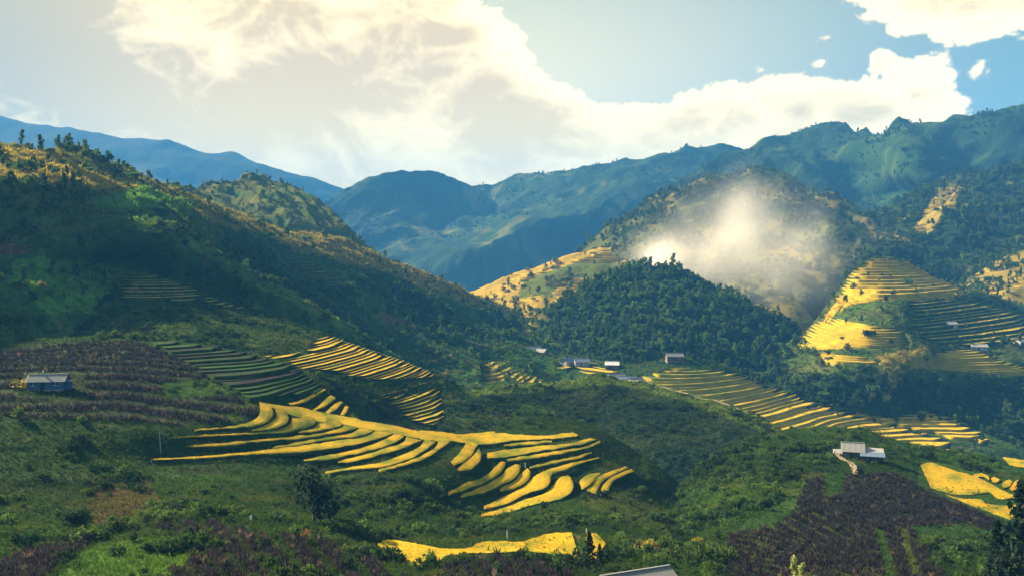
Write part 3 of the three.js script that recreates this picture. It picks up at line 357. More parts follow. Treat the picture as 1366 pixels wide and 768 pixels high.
// terraces traced one by one: upper edge and lower edge, each from left to right
function tracedTerraces(hillName, list, label, { thick = 0.65, green = 0.16, rice = 5, seed = 3, flat = 0.28, lift = 0.25, groupName = 'stepped rice fields' } = {}) {
  const hill = hills[hillName], g = group('rice_terraces', new V3()); tag(g, label, 'rice field', groupName); const r = rng(seed);
  list.forEach(([U, Lw, gr = 0], k) => {
    const n = 40, wob = (pts, o) => pts.map(([x, y], i) => [x, y + 1.1 * noise(x * 0.09 + o, k * 2.3)]), a = wob(resample(U, n), 3), b = wob(resample(Lw, n), 9), rows = [[], [], [], []], foot = [], f = flat;
    for (let i = 0; i < n; i++) {
      const A = hill.base(a[i][0], a[i][1]), B = hill.base(b[i][0], b[i][1]); A.y += lift; const hB = mix(B.y, A.y, f) ;
      for (let q = 0; q < 4; q++) { const t = q / 3, x = mix(a[i][0], b[i][0], t), y = mix(a[i][1], b[i][1], t), s = sight(x, y, 1).sub(EYE), gy = hill.at(x, y).y + 0.22, h = Math.max(gy, mix(A.y, hB + 0.1, t)) - 0.08 * (q === 3); rows[q].push(s.multiplyScalar((h - EYE.y) / s.y).add(EYE)); }
      const e = rows[3][i]; foot.push(new V3(e.x, e.y - thick - 0.15 * noise(i * 0.6, k), e.z).addScaledVector(new V3(e.x - EYE.x, 0, e.z - EYE.z).normalize(), -0.35));
    }
    const c = goldColor(k * 1.7, green + gr), geos = []; const bund = (p) => mix3(c(p), C.lime, 0.55 + 0.3 * noise(p.x / 2, p.z / 2)); rows.splice(3, 0, rows[2].map((p, i) => p.clone().lerp(rows[3][i], 0.72)));
    for (let q = 0; q < 4; q++) geos.push(strip(rows[q], rows[q + 1], q === 3 ? bund : c));
    const t = mesh('terrace', mergeGeometries(geos), MAT.rice, g);
    mesh('bank', strip(rows[4], foot, bankColor), MAT.bank, t);
    for (let i = 0; i < n - 1; i++) { let m = rows[4][i].distanceTo(rows[4][i + 1]) * rows[4][i].distanceTo(foot[i]) * 3.5; m = Math.floor(m) + (r() < m % 1 ? 1 : 0); for (let w = 0; w < m; w++) { const u = r(), v = 0.15 + 0.85 * r(), p = rows[4][i].clone().lerp(rows[4][i + 1], u).lerp(foot[i].clone().lerp(foot[i + 1], u), v); bankSpots.push([p.x, p.y - 0.25, p.z]); } }
    for (let q = 0; q < 3; q++) for (let i = 0; i < n - 1; i++) { const A = rows[q][i], B = rows[q + 1][i], D = rows[q][i + 1]; let m = A.distanceTo(B) * A.distanceTo(D) * rice; m = Math.floor(m) + (r() < m % 1 ? 1 : 0); for (let w = 0; w < m; w++) { const u = r(), v = r(), p = A.clone().lerp(D, u).lerp(B.clone().lerp(rows[q + 1][i + 1], u), v); riceSpots.push([p.x, p.y, p.z, c(p)]); } }
  });
}
const from = (x0, y0, s) => (pts) => pts.map(([x, y]) => [x0 + x / s, y0 + y / s]);
{
  const a = from(200, 480, 2.954);
  tracedTerraces('near_hillside', [
    [[[430, 165], [520, 180], [590, 185], [670, 205], [770, 222], [850, 240], [950, 255], [1060, 280], [1150, 290], [1230, 292], [1359, 280]], [[430, 172], [500, 196], [640, 240], [740, 250], [800, 262], [870, 275], [950, 288], [1000, 298], [1075, 312], [1130, 320], [1185, 320], [1245, 326], [1295, 332], [1359, 328]]],
    [[[175, 272], [300, 262], [390, 243], [430, 215], [432, 170]], [[175, 279], [300, 271], [400, 262], [455, 247], [484, 218], [478, 185]]],
    [[[400, 272], [460, 256], [496, 225], [492, 190]], [[400, 282], [490, 270], [535, 250], [545, 225], [530, 195]]],
    [[[85, 303], [300, 290], [420, 284], [500, 274], [552, 250], [562, 205]], [[85, 308], [300, 298], [430, 292], [540, 285], [605, 268], [650, 250], [640, 225]], 0.25],
    [[[585, 283], [640, 268], [665, 245], [670, 225]], [[585, 290], [680, 277], [735, 264], [755, 252], [740, 230]], 0.3],
    [[[145, 338], [300, 325], [450, 310], [560, 300], [650, 292], [730, 275], [765, 255]], [[145, 345], [300, 337], [450, 321], [580, 311], [700, 296], [790, 277], [820, 265]], 0.2],
    [[[480, 343], [600, 320], [700, 303], [800, 285], [830, 265]], [[480, 350], [600, 334], [700, 316], [830, 298], [880, 278]], 0.15],
    [[[10, 388], [200, 378], [400, 360], [540, 343], [640, 331], [760, 314], [850, 302], [888, 280]], [[10, 395], [200, 388], [400, 373], [520, 368], [600, 362], [700, 350], [830, 328], [920, 302], [962, 288]]],
    [[[605, 392], [700, 374], [830, 347], [900, 322], [968, 290]], [[605, 400], [720, 389], [850, 360], [940, 335], [1002, 302]]],
    [[[740, 400], [820, 380], [920, 350], [1000, 322], [1010, 302]], [[740, 408], [830, 395], [920, 369], [1000, 345], [1072, 316]]],
    [[[690, 440], [800, 420], [900, 405], [1000, 371], [1066, 338], [1082, 312]], [[690, 450], [800, 432], [920, 420], [1020, 390], [1080, 358], [1126, 322]]],
    [[[900, 432], [1000, 402], [1080, 371], [1130, 338], [1138, 316]], [[900, 443], [1010, 415], [1090, 385], [1140, 352], [1182, 322]]],
    [[[1185, 400], [1215, 370], [1240, 335], [1248, 320]], [[1200, 412], [1240, 395], [1270, 362], [1296, 328]]],
    [[[1212, 430], [1255, 398], [1280, 370], [1295, 350]], [[1218, 438], [1262, 430], [1300, 398], [1306, 365]]],
    [[[545, 172], [600, 155], [660, 125], [688, 112]], [[560, 178], [610, 166], [655, 142], [692, 118]]],
    [[[640, 195], [678, 168], [712, 140], [728, 145]], [[650, 202], [690, 182], [715, 162], [732, 150]]],
    [[[690, 205], [725, 174], [750, 162], [758, 166]], [[705, 212], [732, 195], [748, 180], [760, 170]]],
    [[[750, 215], [764, 190], [772, 180], [780, 182]], [[765, 218], [775, 205], [779, 195], [784, 186]]],
  ].map(([u, l, g]) => [a(u), a(l), g]), 'sweeping golden rice terraces on the crest of the near spur beside the dark crop', { seed: 11, green: 0.27 });
  const b = from(560, 480, 2.667);
  tracedTerraces('near_hillside', [
    [[[0, 250], [80, 255], [150, 265], [250, 258], [350, 265], [450, 268], [545, 258], [562, 265]], [[0, 283], [100, 288], [150, 293], [210, 298], [260, 296], [350, 285], [450, 281], [558, 272]]],
    [[[300, 299], [400, 291], [470, 286]], [[300, 307], [400, 301], [470, 294]], 0.35],
    [[[240, 330], [300, 319], [400, 307], [500, 300], [560, 290], [605, 278]], [[240, 350], [300, 346], [400, 329], [500, 313], [580, 300], [628, 282]], 0.15],
    [[[310, 352], [400, 337], [500, 322], [590, 307], [640, 286]], [[310, 362], [400, 350], [500, 334], [600, 313], [645, 293]], 0.2],
    [[[390, 380], [480, 357], [560, 341], [610, 326]], [[390, 388], [480, 369], [560, 352], [615, 332]], 0.35],
    [[[228, 520], [300, 485], [360, 455], [398, 420], [440, 396], [500, 376], [580, 357], [638, 345]], [[228, 532], [310, 510], [400, 467], [440, 457], [462, 440], [470, 410], [515, 390], [600, 361], [640, 350]]],
    [[[220, 548], [300, 525], [380, 495], [440, 475], [480, 440], [500, 415], [528, 410]], [[220, 557], [300, 545], [400, 515], [480, 500], [530, 478], [547, 450], [540, 418]]],
    [[[285, 460], [330, 430], [362, 402], [382, 384]], [[287, 468], [340, 455], [385, 428], [396, 398]], 0.1],
    [[[145, 482], [220, 450], [290, 412], [312, 384], [340, 370]], [[148, 490], [230, 470], [320, 430], [353, 402], [360, 374]]],
    [[[100, 470], [170, 435], [240, 408], [268, 378], [288, 360]], [[104, 480], [180, 455], [260, 421], [297, 388], [307, 362]]],
    [[[110, 365], [146, 334], [165, 295]], [[125, 375], [178, 345], [206, 296]]],
    [[[135, 388], [170, 355], [205, 330]], [[142, 396], [188, 385], [221, 336]]],
    [[[568, 430], [590, 411], [638, 400]], [[577, 462], [600, 448], [645, 406]]],
    [[[592, 464], [620, 428], [655, 405], [732, 378]], [[628, 478], [645, 440], [680, 414], [742, 384]]],
    [[[638, 478], [655, 440], [690, 412], [752, 388]], [[658, 488], [672, 462], [692, 428], [766, 396]]],
  ].map(([u, l, g]) => [b(u), b(l), g]), 'fan of golden rice terraces on the rounded nose of the near spur', { seed: 12 });
  const c = from(350, 600, 3.903), d = from(660, 600, 3.903);
  tracedTerraces('near_hillside', [
    [[[600, 492], [650, 467], [730, 475], [850, 497], [950, 513], [1090, 508], [1120, 486], [1200, 475], [1366, 480]].map(([x, y]) => [x, y]), [[640, 520], [690, 550], [720, 575], [780, 600], [880, 590], [960, 562], [1050, 540], [1200, 535], [1366, 528]]].map(c),
    [d([[155, 480], [200, 462], [270, 440], [330, 430], [400, 432]]), d([[155, 524], [240, 534], [330, 545], [400, 556], [445, 572]])],
    [d([[478, 452], [500, 438], [530, 442], [575, 485]]), d([[484, 505], [500, 560], [540, 575], [556, 520]])],
  ], 'smooth golden rice field by the dark tree at the bottom of the near slope', { rice: 7, thick: 0.8, flat: 0.35, lift: 0.5, seed: 13 });
  const e = from(1200, 590, 4.313);
  tracedTerraces('right_knoll', [
    [[[125, 130], [170, 112], [260, 140], [330, 165], [430, 190], [520, 235], [640, 295], [740, 320]], [[185, 262], [270, 288], [330, 298], [400, 300], [530, 290], [560, 322], [690, 322], [740, 340]]],
    [[[270, 296], [340, 318], [400, 328], [470, 325], [500, 350], [620, 362], [740, 350]], [[270, 302], [340, 330], [400, 358], [470, 380], [540, 408], [655, 448], [740, 420]], 0.3],
    [[[425, 182], [470, 178], [515, 188]], [[450, 198], [490, 200], [520, 212]]], [[[530, 205], [550, 200], [575, 208]], [[540, 228], [560, 230], [578, 220]]], [[[590, 240], [620, 215], [640, 212]], [[605, 262], [635, 250], [655, 225]]], [[[640, 265], [670, 225], [700, 210]], [[655, 280], [690, 262], [712, 230]]],
  ].map(([u, l, g]) => [e(u), e(l), g]), 'broad orange-gold rice field beside the dark crop below the farmhouse', { seed: 14, rice: 4 });
  tracedTerraces('right_knoll', [[[[1338, 609], [1366, 613], [1420, 622]], [[1348, 621], [1372, 624], [1420, 634]]]], 'slim golden rice field at the far foot of the knoll', { seed: 15, rice: 3, flat: 0.2 });
}
contourTerraces('terraced_spur', LEVELLED.terraced_spur[0], 0.62, 'narrow golden terraces on the crest of the spur behind the dark terraced field', { seed: 2, cols: 2.5, rice: 1.2, green: (px) => 0.25 * smooth(440, 360, px) });
contourTerraces('terraced_spur', LEVELLED.terraced_spur[1], 0.7, 'block of green and gold stepped terraces on the shaded side of the spur', { seed: 3, cols: 2.5, green: () => 0.25, rice: 1 });
contourTerraces('terraced_spur', LEVELLED.terraced_spur[2], 1.0, 'faded terraces along the upper edge of the left spur', { seed: 4, green: () => 0.45 });
contourTerraces('terraced_spur', LEVELLED.terraced_spur[3], 0.6, 'thin yellow-green terraces where the spur meets the green ridge', { seed: 5, green: () => 0.4 });
contourTerraces('left_hill', LEVELLED.left_hill[0], 1.1, 'golden terraces stepping down to the village from the left hill', { seed: 6, bank: dryBank, green: (px) => 0.3 * smooth(720, 650, px) });
contourTerraces('left_hill', LEVELLED.left_hill[1], 1.5, 'pale green terraces high on the left hill among the woods', { seed: 7, green: () => 0.5 });
contourTerraces('grassy_spur', LEVELLED.left_hill[2], 1.6, 'dim terraces at the left end of the grassy spur', { seed: 17, green: () => 0.7 });
contourTerraces('near_hillside', LEVELLED.near_hillside[0], 0.62, 'dark green stepped terraces climbing beside the dark crop', { seed: 8, cols: 2.5, rice: 1.6, tread: (p, k) => mix3(mix3(C.dark, C.green, clamp(0.7 + fbm(p.x / 5, p.z / 5, 3))), C.plum, clamp(0.5 + 1.5 * noise(k * 0.7, p.x / 30))) });
contourTerraces('valley_floor_fields', LEVELLED.valley_floor_fields[0], 1.2, 'small golden terraces in front of the village houses', { seed: 9 });
contourTerraces('valley_floor_fields', LEVELLED.valley_floor_fields[1], 1.1, 'single orange-gold field in the middle of the village', { seed: 10 });
contourTerraces('valley_floor_fields', LEVELLED.valley_floor_fields[2], 1.25, 'long run of golden terraces down the valley floor', { seed: 21, bank: dryBank, green: (px) => 0.85 * smooth(1020, 930, px), cols: 3 });
contourTerraces('valley_floor_fields', LEVELLED.valley_floor_fields[3], 1.2, 'golden terraces beyond the dark stream at the foot of the terraced hill', { seed: 22, bank: dryBank });
contourTerraces('right_terraced_hill', LEVELLED.right_terraced_hill[0], 2.2, 'golden terraces on the rounded top of the right hill', { seed: 23, bank: dryBank, green: () => 0.05 });
contourTerraces('right_terraced_hill', LEVELLED.right_terraced_hill[1], 1.4, 'golden brown terraces on the left flank of the right hill', { seed: 24, bank: dryBank, green: () => 0.2 });
contourTerraces('right_terraced_hill', LEVELLED.right_terraced_hill[2], 1.6, 'bright golden field low on the left flank of the right hill', { seed: 25, bank: dryBank });
contourTerraces('right_terraced_hill', LEVELLED.right_terraced_hill[3], 1.2, 'dull striped terraces below the white houses on the right hill', { seed: 26, bank: dryBank, green: () => 0.4 });
contourTerraces('right_terraced_hill', LEVELLED.right_terraced_hill[4], 1.9, 'green and straw coloured terraces across the right shoulder of the right hill', { seed: 29, green: () => 0.6 });
contourTerraces('golden_saddle', LEVELLED.golden_saddle[0], 2.2, 'golden terraces over the sunlit saddle', { seed: 27, bank: dryBank });
contourTerraces('golden_saddle', LEVELLED.golden_saddle[1], 2.2, 'lower golden terraces of the saddle beside the wooded hill', { seed: 28, bank: dryBank });

// ---------------------------------------------------------------- plants
function leafCloud(r, n, lobes, size, tone = 1) {  // many small leaf faces spread through the volume of a crown
  const pos = [], col = [], q = new THREE.Quaternion(), a = new V3(), b = new V3(), c = new V3();
  for (let i = 0; i < n; i++) {
    const l = lobes[Math.floor(r() * lobes.length)]; a.set(r() * 2 - 1, r() * 2 - 1, r() * 2 - 1); while (a.lengthSq() > 1) a.set(r() * 2 - 1, r() * 2 - 1, r() * 2 - 1); a.multiplyScalar(0.35 + 0.65 / Math.max(0.35, a.length()) * 1).clampLength(0, 1);
    c.set(l[0] + a.x * l[3], l[1] + a.y * l[4], l[2] + a.z * l[3]);
    q.setFromEuler(new THREE.Euler(r() * 6.3, r() * 6.3, r() * 6.3)); const s = size * (0.6 + 0.8 * r()), v = tone * (0.75 + 0.5 * r());
    const e = [[-s, 0, 0], [0, -s * 0.55, s * 0.15], [s, 0, 0], [0, s * 0.55, s * 0.15]].map((p) => b.fromArray(p).applyQuaternion(q).add(c).toArray());
    for (const k of [0, 1, 2, 0, 2, 3]) { pos.push(...e[k]); col.push(v, v, v * 0.95); }
  }
  const g = new THREE.BufferGeometry(); g.setAttribute('position', new THREE.Float32BufferAttribute(pos, 3)); g.setAttribute('color', new THREE.Float32BufferAttribute(col, 3)); g.computeVertexNormals(); return g;
}
function limb(pts, r0, r1, seg = 5) { const g = new THREE.TubeGeometry(new THREE.CatmullRomCurve3(pts.map((p) => new V3(...p))), 5, 1, seg, false), p = g.attributes.position, ps = g.parameters.path; for (let i = 0; i < p.count; i++) { const t = Math.floor(i / (seg + 1)) / 5, c = ps.getPointAt(t), k = mix(r0, r1, t); p.setXYZ(i, c.x + (p.getX(i) - c.x) * k, c.y + (p.getY(i) - c.y) * k, c.z + (p.getZ(i) - c.z) * k); } g.deleteAttribute('uv'); return g.toNonIndexed(); }
function crownOf(seed, kind) {
  const r = rng(seed), lobes = [], J = (s) => (r() - 0.5) * s;
  if (kind === 'tree') { for (let i = 0; i < 9; i++) lobes.push([J(2.6), 3.3 + J(3.6), J(2.6), 1.0 + r() * 0.6, 0.9 + r() * 0.6]); return [leafCloud(r, 850, lobes, 0.3), [[[0, -0.6, 0], [0.1, 1.5, 0], [0.2, 3.6, 0.1]], 0.2, 0.07]]; }
  if (kind === 'wood') { for (let i = 0; i < 5; i++) lobes.push([J(2.8), 3.2 + J(3), J(2.8), 1.1 + r() * 0.7, 1.1 + r() * 0.7]); return [leafCloud(r, 90, lobes, 0.8), [[[0, -1, 0], [0, 1.5, 0], [0.1, 3.2, 0]], 0.2, 0.08]]; }
  if (kind === 'tall') { for (let i = 0; i < 6; i++) lobes.push([J(1.2), 1.6 + i * 0.95, J(1.2), 1.05 - i * 0.1, 0.8]); return [leafCloud(r, 80, lobes, 0.7), [[[0, -1, 0], [0, 2.5, 0], [0.1, 6, 0]], 0.2, 0.06]]; }
  if (kind === 'wide') { for (let i = 0; i < 7; i++) lobes.push([J(4.4), 2.4 + J(1.6), J(4.4), 1.2 + r() * 0.8, 0.8 + r() * 0.5]); return [leafCloud(r, 120, lobes, 0.75), [[[0, -1, 0], [0, 1, 0], [0.1, 2.4, 0]], 0.22, 0.1]]; }
  if (kind === 'conifer') { for (let i = 0; i < 9; i++) { const t = i / 8; for (let k = 0; k < 3; k++) lobes.push([J(1.6 * (1 - t)), 1.1 + t * 6.2, J(1.6 * (1 - t)), 0.28 + 1.35 * (1 - t), 0.42]); } return [leafCloud(r, 520, lobes, 0.32), [[[0, -0.6, 0], [0, 3, 0], [0.05, 7.4, 0]], 0.2, 0.03]]; }
  if (kind === 'bamboo') { for (let i = 0; i < 8; i++) lobes.push([J(1.3), 0.8 + i * 0.42, J(1.3), 0.42, 0.5]); return [leafCloud(r, 240, lobes, 0.24), [[[0, -0.4, 0], [0.05, 1.6, 0], [0.25, 4, 0.1]], 0.05, 0.02]]; }
  for (let i = 0; i < 5; i++) lobes.push([J(1.5), 0.62 + J(0.5), J(1.5), 0.45 + r() * 0.3, 0.4 + r() * 0.25]); return [leafCloud(r, 150, lobes, 0.2), [[[0, -0.4, 0], [0.05, 0.3, 0], [0.1, 0.7, 0]], 0.05, 0.02]];
}
function instancedPlant(seed, kind) { const [leaf, [pts, a, b]] = crownOf(seed, kind), t = limb(pts, a, b); const n = t.attributes.position.count; t.setAttribute('color', new THREE.Float32BufferAttribute(new Float32Array(n * 3).fill(0.6), 3)); return mergeGeometries([leaf, t]); }
const woodShapes = [instancedPlant(41, 'wood'), instancedPlant(42, 'wood'), instancedPlant(43, 'tall'), instancedPlant(44, 'wide')], shrubShapes = [1, 2, 3].map((s) => instancedPlant(60 + s, 'shrub'));
function bladeTuft(seed, n, h, spread, w) {
  const r = rng(seed), pos = [], col = []; for (let i = 0; i < n; i++) { const a = r() * 6.3, d = r() * spread, x = Math.cos(a) * d, z = Math.sin(a) * d, b = r() * 6.3, hh = h * (0.6 + 0.6 * r()), lx = Math.cos(b) * hh * 0.4, lz = Math.sin(b) * hh * 0.4, wx = -Math.sin(b) * w, wz = Math.cos(b) * w, v = 0.75 + 0.5 * r(); const P = [[x - wx, -0.1, z - wz], [x + wx, -0.1, z + wz], [x + lx * 0.4 + wx * 0.8, hh * 0.65, z + lz * 0.4 + wz * 0.8], [x + lx, hh, z + lz]]; for (const k of [0, 1, 2, 0, 2, 3]) { pos.push(...P[k]); col.push(v, v, v); } }
  const g = new THREE.BufferGeometry(); g.setAttribute('position', new THREE.Float32BufferAttribute(pos, 3)); g.setAttribute('color', new THREE.Float32BufferAttribute(col, 3)); g.computeVertexNormals(); return g;
}
const M4 = new THREE.Matrix4(), Q = new THREE.Quaternion(), UPV = new V3(0, 1, 0), S3 = new V3(), P3 = new V3(), COL = new THREE.Color();
function stuff(name, geo, mat, items, label, category) {   // items: [x, y, z, turn, scale, height scale, r, g, b]
  if (!items.length) return; const m = new THREE.InstancedMesh(geo, mat, items.length); m.name = numbered(name);
  items.forEach((t, i) => { M4.compose(P3.set(t[0], t[1], t[2]), Q.setFromAxisAngle(UPV, t[3]), S3.set(t[4], t[4] * t[5], t[4])); m.setMatrixAt(i, M4); m.setColorAt(i, COL.setRGB(t[6], t[7], t[8])); });
  m.castShadow = m.receiveShadow = true; scene.add(m); tag(m, label, category, null, 'stuff');
}
const own = (h, k) => (p, r, px, py) => { const g = hills[h].color(px, py, p); return mix3(grassTone(p, r), [g[0] * 1.3, g[1] * 1.3, g[2] * 1.3], k); };
function woods(hillName, seed, density, size, tone, label, shapes = woodShapes, name = 'woodland', category = 'woodland', mat = MAT.leaf) {
  const lists = shapes.map(() => []);
  hills[hillName].scatter(seed, density, (p, r, px, py) => { const s = size * (0.45 + 1.0 * r() * r() + 0.3 * r()), c = tone(p, r, px, py), v = 0.7 + 0.6 * r(); lists[Math.floor(r() * shapes.length)].push([p.x, p.y, p.z, r() * 6.3, s, 0.8 + 0.5 * r(), c[0] * v, c[1] * v, c[2] * v]); });
  lists.forEach((l, i) => stuff(name, shapes[i], mat, l, label, category));
}
const leafTone = (a, b) => (p, r) => mix3(a, b, clamp(0.5 + 1.1 * fbm(p.x / 25, p.z / 25, 3) + (r() - 0.5) * 0.9));
const LG = { deep: [0.013, 0.033, 0.012], mid: [0.030, 0.066, 0.013], light: [0.066, 0.112, 0.017], yellow: [0.17, 0.16, 0.03], grey: [0.07, 0.10, 0.055] };
const patchy = (s, lo, hi, o = 0) => (px, py, p) => smooth(lo, hi, fbm(p.x / s + o, p.z / s - o, 4));
woods('wooded_hill', 101, (px, py, p) => 0.055 * (0.25 + 0.75 * smooth(705, 770, px)), 1.0, leafTone(LG.mid, LG.light), 'dense dark woodland covering the dome-shaped hill');
woods('left_hill', 102, (px, py, p) => { if (inPoly([[115, 265], [265, 265], [275, 296], [110, 298]], px, py) || (px < 110 && px > 0 && py > 340 && py < 440)) return 0.004; if (inPoly(RIM, px, py)) return 0.004; if (inPoly([[-60, 200], [60, 208], [240, 260], [110, 266], [-60, 258]], px, py)) return 0.003 + 0.03 * smooth(0.1, 0.35, fbm(p.x / 30, p.z / 30, 3)); const gully = inPoly([[200, 310], [330, 330], [480, 380], [560, 400], [690, 440], [690, 480], [600, 510], [470, 440], [330, 440], [240, 380]], px, py) ? 1 : 0, gl = inPoly([[-60, 262], [110, 265], [120, 292], [40, 300], [-60, 300]], px, py) ? 2 : inPoly([[-60, 200], [60, 210], [240, 262], [110, 268], [-60, 262]], px, py) ? -0.15 : 0, fields = inPoly([[340, 330], [420, 335], [480, 390], [400, 395]], px, py) || py > 470; return fields ? 0.002 : 0.0025 + 0.06 * smooth(0.02, 0.25, fbm(p.x / 45, p.z / 45, 4) + 0.22 * (gully + gl) - 0.02) * (0.5 + 0.5 * gully + 0.3 * gl); }, 0.85, leafTone(LG.mid, LG.light), 'woods and scrub trees on the long left hillside');
woods('left_hill', 112, (px, py, p, back) => (px < -60 || px > 720 ? 0 : (inPoly(RIM, px, py) || py < 264 ? 0.35 : 1) * 0.11 * smooth(0.08, 0.32, fbm(p.x / 22 + 9, p.z / 22, 3)) + 0.012), 1.2, leafTone(LG.mid, LG.yellow), 'low bushes dotting the long left hillside', shrubShapes, 'scrub', 'scrub');
woods('grassy_spur', 116, (px, py, p) => (px < -60 ? 0 : (inPoly([[230, 330], [330, 385], [430, 440], [520, 490], [560, 530], [400, 500], [260, 420]], px, py) ? 0.03 : 0.002) + 0.03 * smooth(0.12, 0.3, fbm(p.x / 40 + 5, p.z / 40, 4))), 0.75, leafTone(LG.deep, LG.light), 'trees in the folds of the grassy spur');
woods('grassy_spur', 117, (px, py, p) => (px < -60 ? 0 : 0.01 + 0.12 * smooth(0.08, 0.32, fbm(p.x / 20 + 9, p.z / 20, 3))), 1.1, leafTone(LG.mid, LG.light), 'low bushes on the grassy spur', shrubShapes, 'scrub', 'scrub');
woods('striated_hill', 103, (px, py, p) => 0.003 + 0.012 * patchy(40, 0.05, 0.4)(px, py, p), 0.7, leafTone(LG.mid, LG.yellow), 'scattered trees on the ribbed hill');
woods('right_terraced_hill', 104, (px, py, p) => { const low = smooth(495, 515, py) * (py > 495 ? 1 : 0), gold = inPoly([[1112, 402], [1135, 364], [1170, 343], [1205, 348], [1288, 392], [1220, 402], [1066, 468], [1062, 456]], px, py) || inPoly([[1066, 425], [1210, 440], [1210, 490], [1066, 490]], px, py) || inPoly([[1240, 464], [1380, 464], [1380, 504], [1235, 494]], px, py); return gold || inPoly(LEVELLED.right_terraced_hill[4], px, py) ? 0.0018 : 0.008 + 0.035 * low + 0.03 * (px > 1210 && py > 398 && py < 470 ? smooth(-0.05, 0.3, fbm(p.x / 40, p.z / 40 + 2, 3)) : 0); }, 0.8, leafTone(LG.deep, LG.light), 'woods on the lower and right flanks of the terraced hill');
woods('mid_ridge', 105, (px, py, p) => 0.006 + 0.03 * patchy(60, -0.05, 0.3)(px, py, p), 1.0, leafTone(LG.deep, LG.light), 'tree clumps scattered over the ridge behind the smoke');
woods('right_wooded_hill', 106, (px, py, p) => (inPoly([[1255, 260], [1290, 255], [1270, 290], [1235, 325], [1215, 322], [1235, 290]], px, py) || px > 1450 ? 0.002 : 0.008 + 0.016 * patchy(60, -0.2, 0.3)(px, py, p)), 1.1, leafTone(LG.deep, LG.light), 'woodland on the rounded hill below the high mountain');
woods('right_edge_hill', 107, (px, py, p) => (px > 1450 ? 0 : 0.004 + 0.03 * patchy(40, -0.15, 0.2)(px, py, p)), 1.0, leafTone(LG.mid, LG.light), 'tree clumps on the golden-shouldered hill');
woods('golden_saddle', 108, (px, py, p) => 0.0015 + (inPoly([[720, 375], [765, 368], [762, 385], [728, 390]], px, py) ? 0.03 : 0) + 0.012 * smooth(0.15, 0.4, fbm(p.x / 30, p.z / 30, 3)) + (py > 415 ? 0.02 : 0), 0.9, leafTone(LG.mid, LG.yellow), 'tree clumps on the golden saddle');
woods('high_mountain', 109, (px, py, p) => (px > 1450 ? 0 : 0.009 * patchy(110, -0.1, 0.3)(px, py, p)), 0.9, leafTone(LG.deep, LG.mid), 'tree patches on the shoulders of the high mountain');
woods('valley_head_mountain', 115, (px, py, p) => (px > 1000 ? 0 : 0.005 * patchy(140, -0.05, 0.3)(px, py, p)), 1.0, leafTone(LG.deep, LG.mid), 'tree patches on the blue mountain at the head of the valley');
woods('smoke_knoll', 110, () => 0.006, 0.8, leafTone(LG.mid, LG.yellow), 'small trees on the golden knoll under the smoke');
woods('valley_floor_fields', 111, (px, py, p) => { if (inPoly([[840, 500], [985, 490], [1080, 526], [1320, 575], [1262, 600], [1000, 566], [860, 530]], px, py)) return inPoly([[1060, 540], [1085, 532], [1140, 548], [1220, 575], [1300, 595], [1290, 598], [1180, 572], [1100, 552]], px, py) ? 0.02 : 0; return py < 492 ? 0.016 * smooth(-0.1, 0.3, fbm(p.x / 20, p.z / 20, 3)) + 0.003 : 0.006; }, 0.6, leafTone(LG.deep, LG.mid), 'trees around the village and along the valley stream');
woods('green_ridge', 113, (px, py, p) => 0.015 + 0.3 * smooth(0.14, 0.36, fbm(p.x / 16, p.z / 16, 3)), 0.85, leafTone(LG.deep, LG.mid), 'low scrub over the steep green ridge', shrubShapes, 'scrub', 'scrub');
woods('terraced_spur', 114, (px, py, p) => (inPoly([[330, 440], [470, 450], [590, 492], [590, 512], [430, 500], [330, 494]], px, py) || inPoly([[500, 520], [595, 515], [600, 580], [520, 570]], px, py) ? 0.004 : 0.03 + 0.2 * smooth(0, 0.35, fbm(p.x / 16, p.z / 16, 3))), 1.0, leafTone(LG.deep, LG.mid), 'scrub between the terraces of the left spur', shrubShapes, 'scrub', 'scrub');
// fields of the near ground that stay free of scrub
const FIELDS = [[[195, 455], [400, 488], [440, 525], [600, 572], [690, 572], [815, 576], [860, 618], [840, 650], [770, 665], [650, 692], [580, 660], [500, 634], [430, 635], [200, 618], [220, 590], [330, 560], [330, 540]], [[502, 727], [518, 719], [570, 728], [600, 731], [630, 730], [640, 723], [700, 722], [730, 712], [765, 709], [806, 720], [804, 748], [760, 744], [690, 738], [600, 744], [552, 754]], [[-60, 460], [240, 455], [335, 545], [335, 562], [-60, 556]]];
const FIELDS_R = [[[1215, 605], [1290, 625], [1400, 655], [1400, 690], [1340, 702], [1225, 655]], [[1150, 634], [1195, 632], [1340, 698], [1330, 712], [1230, 720], [1260, 800], [1000, 800], [965, 768], [972, 712], [1075, 640]], [[1110, 590], [1185, 590], [1185, 618], [1110, 618]], [[1330, 600], [1400, 605], [1400, 636], [1330, 626]]];
const free = (list) => (px, py) => !list.some((f) => inPoly(f, px, py));
const STRIPS = [[[1098, 632], [1128, 632], [1124, 660], [1100, 665]], [[1165, 708], [1178, 708], [1198, 768], [1195, 820], [1178, 820], [1178, 750]], [[1200, 705], [1210, 705], [1228, 768], [1215, 768]], [[1020, 628], [1105, 630], [1100, 640], [1040, 642]], [[28, 500], [112, 500], [112, 533], [18, 533]], [[215, 508], [300, 508], [305, 528], [215, 530]], [[1110, 590], [1185, 590], [1185, 618], [1110, 618]]], inStrip = (px, py) => STRIPS.some((f) => inPoly(f, px, py));
const freeN = free(FIELDS), freeR = free(FIELDS_R);
woods('near_hillside', 121, (px, py, p, back) => (px < -120 || px > 1010 || !freeN(px, py) ? 0 : 0.012 + 0.34 * smooth(0.13, 0.36, fbm(p.x / 17 + 3, p.z / 17, 3)) * (py > 640 ? 1 : 0.6)), 1.0, leafTone(LG.deep, LG.light), 'low scrub over the near hillside', shrubShapes, 'scrub', 'scrub');
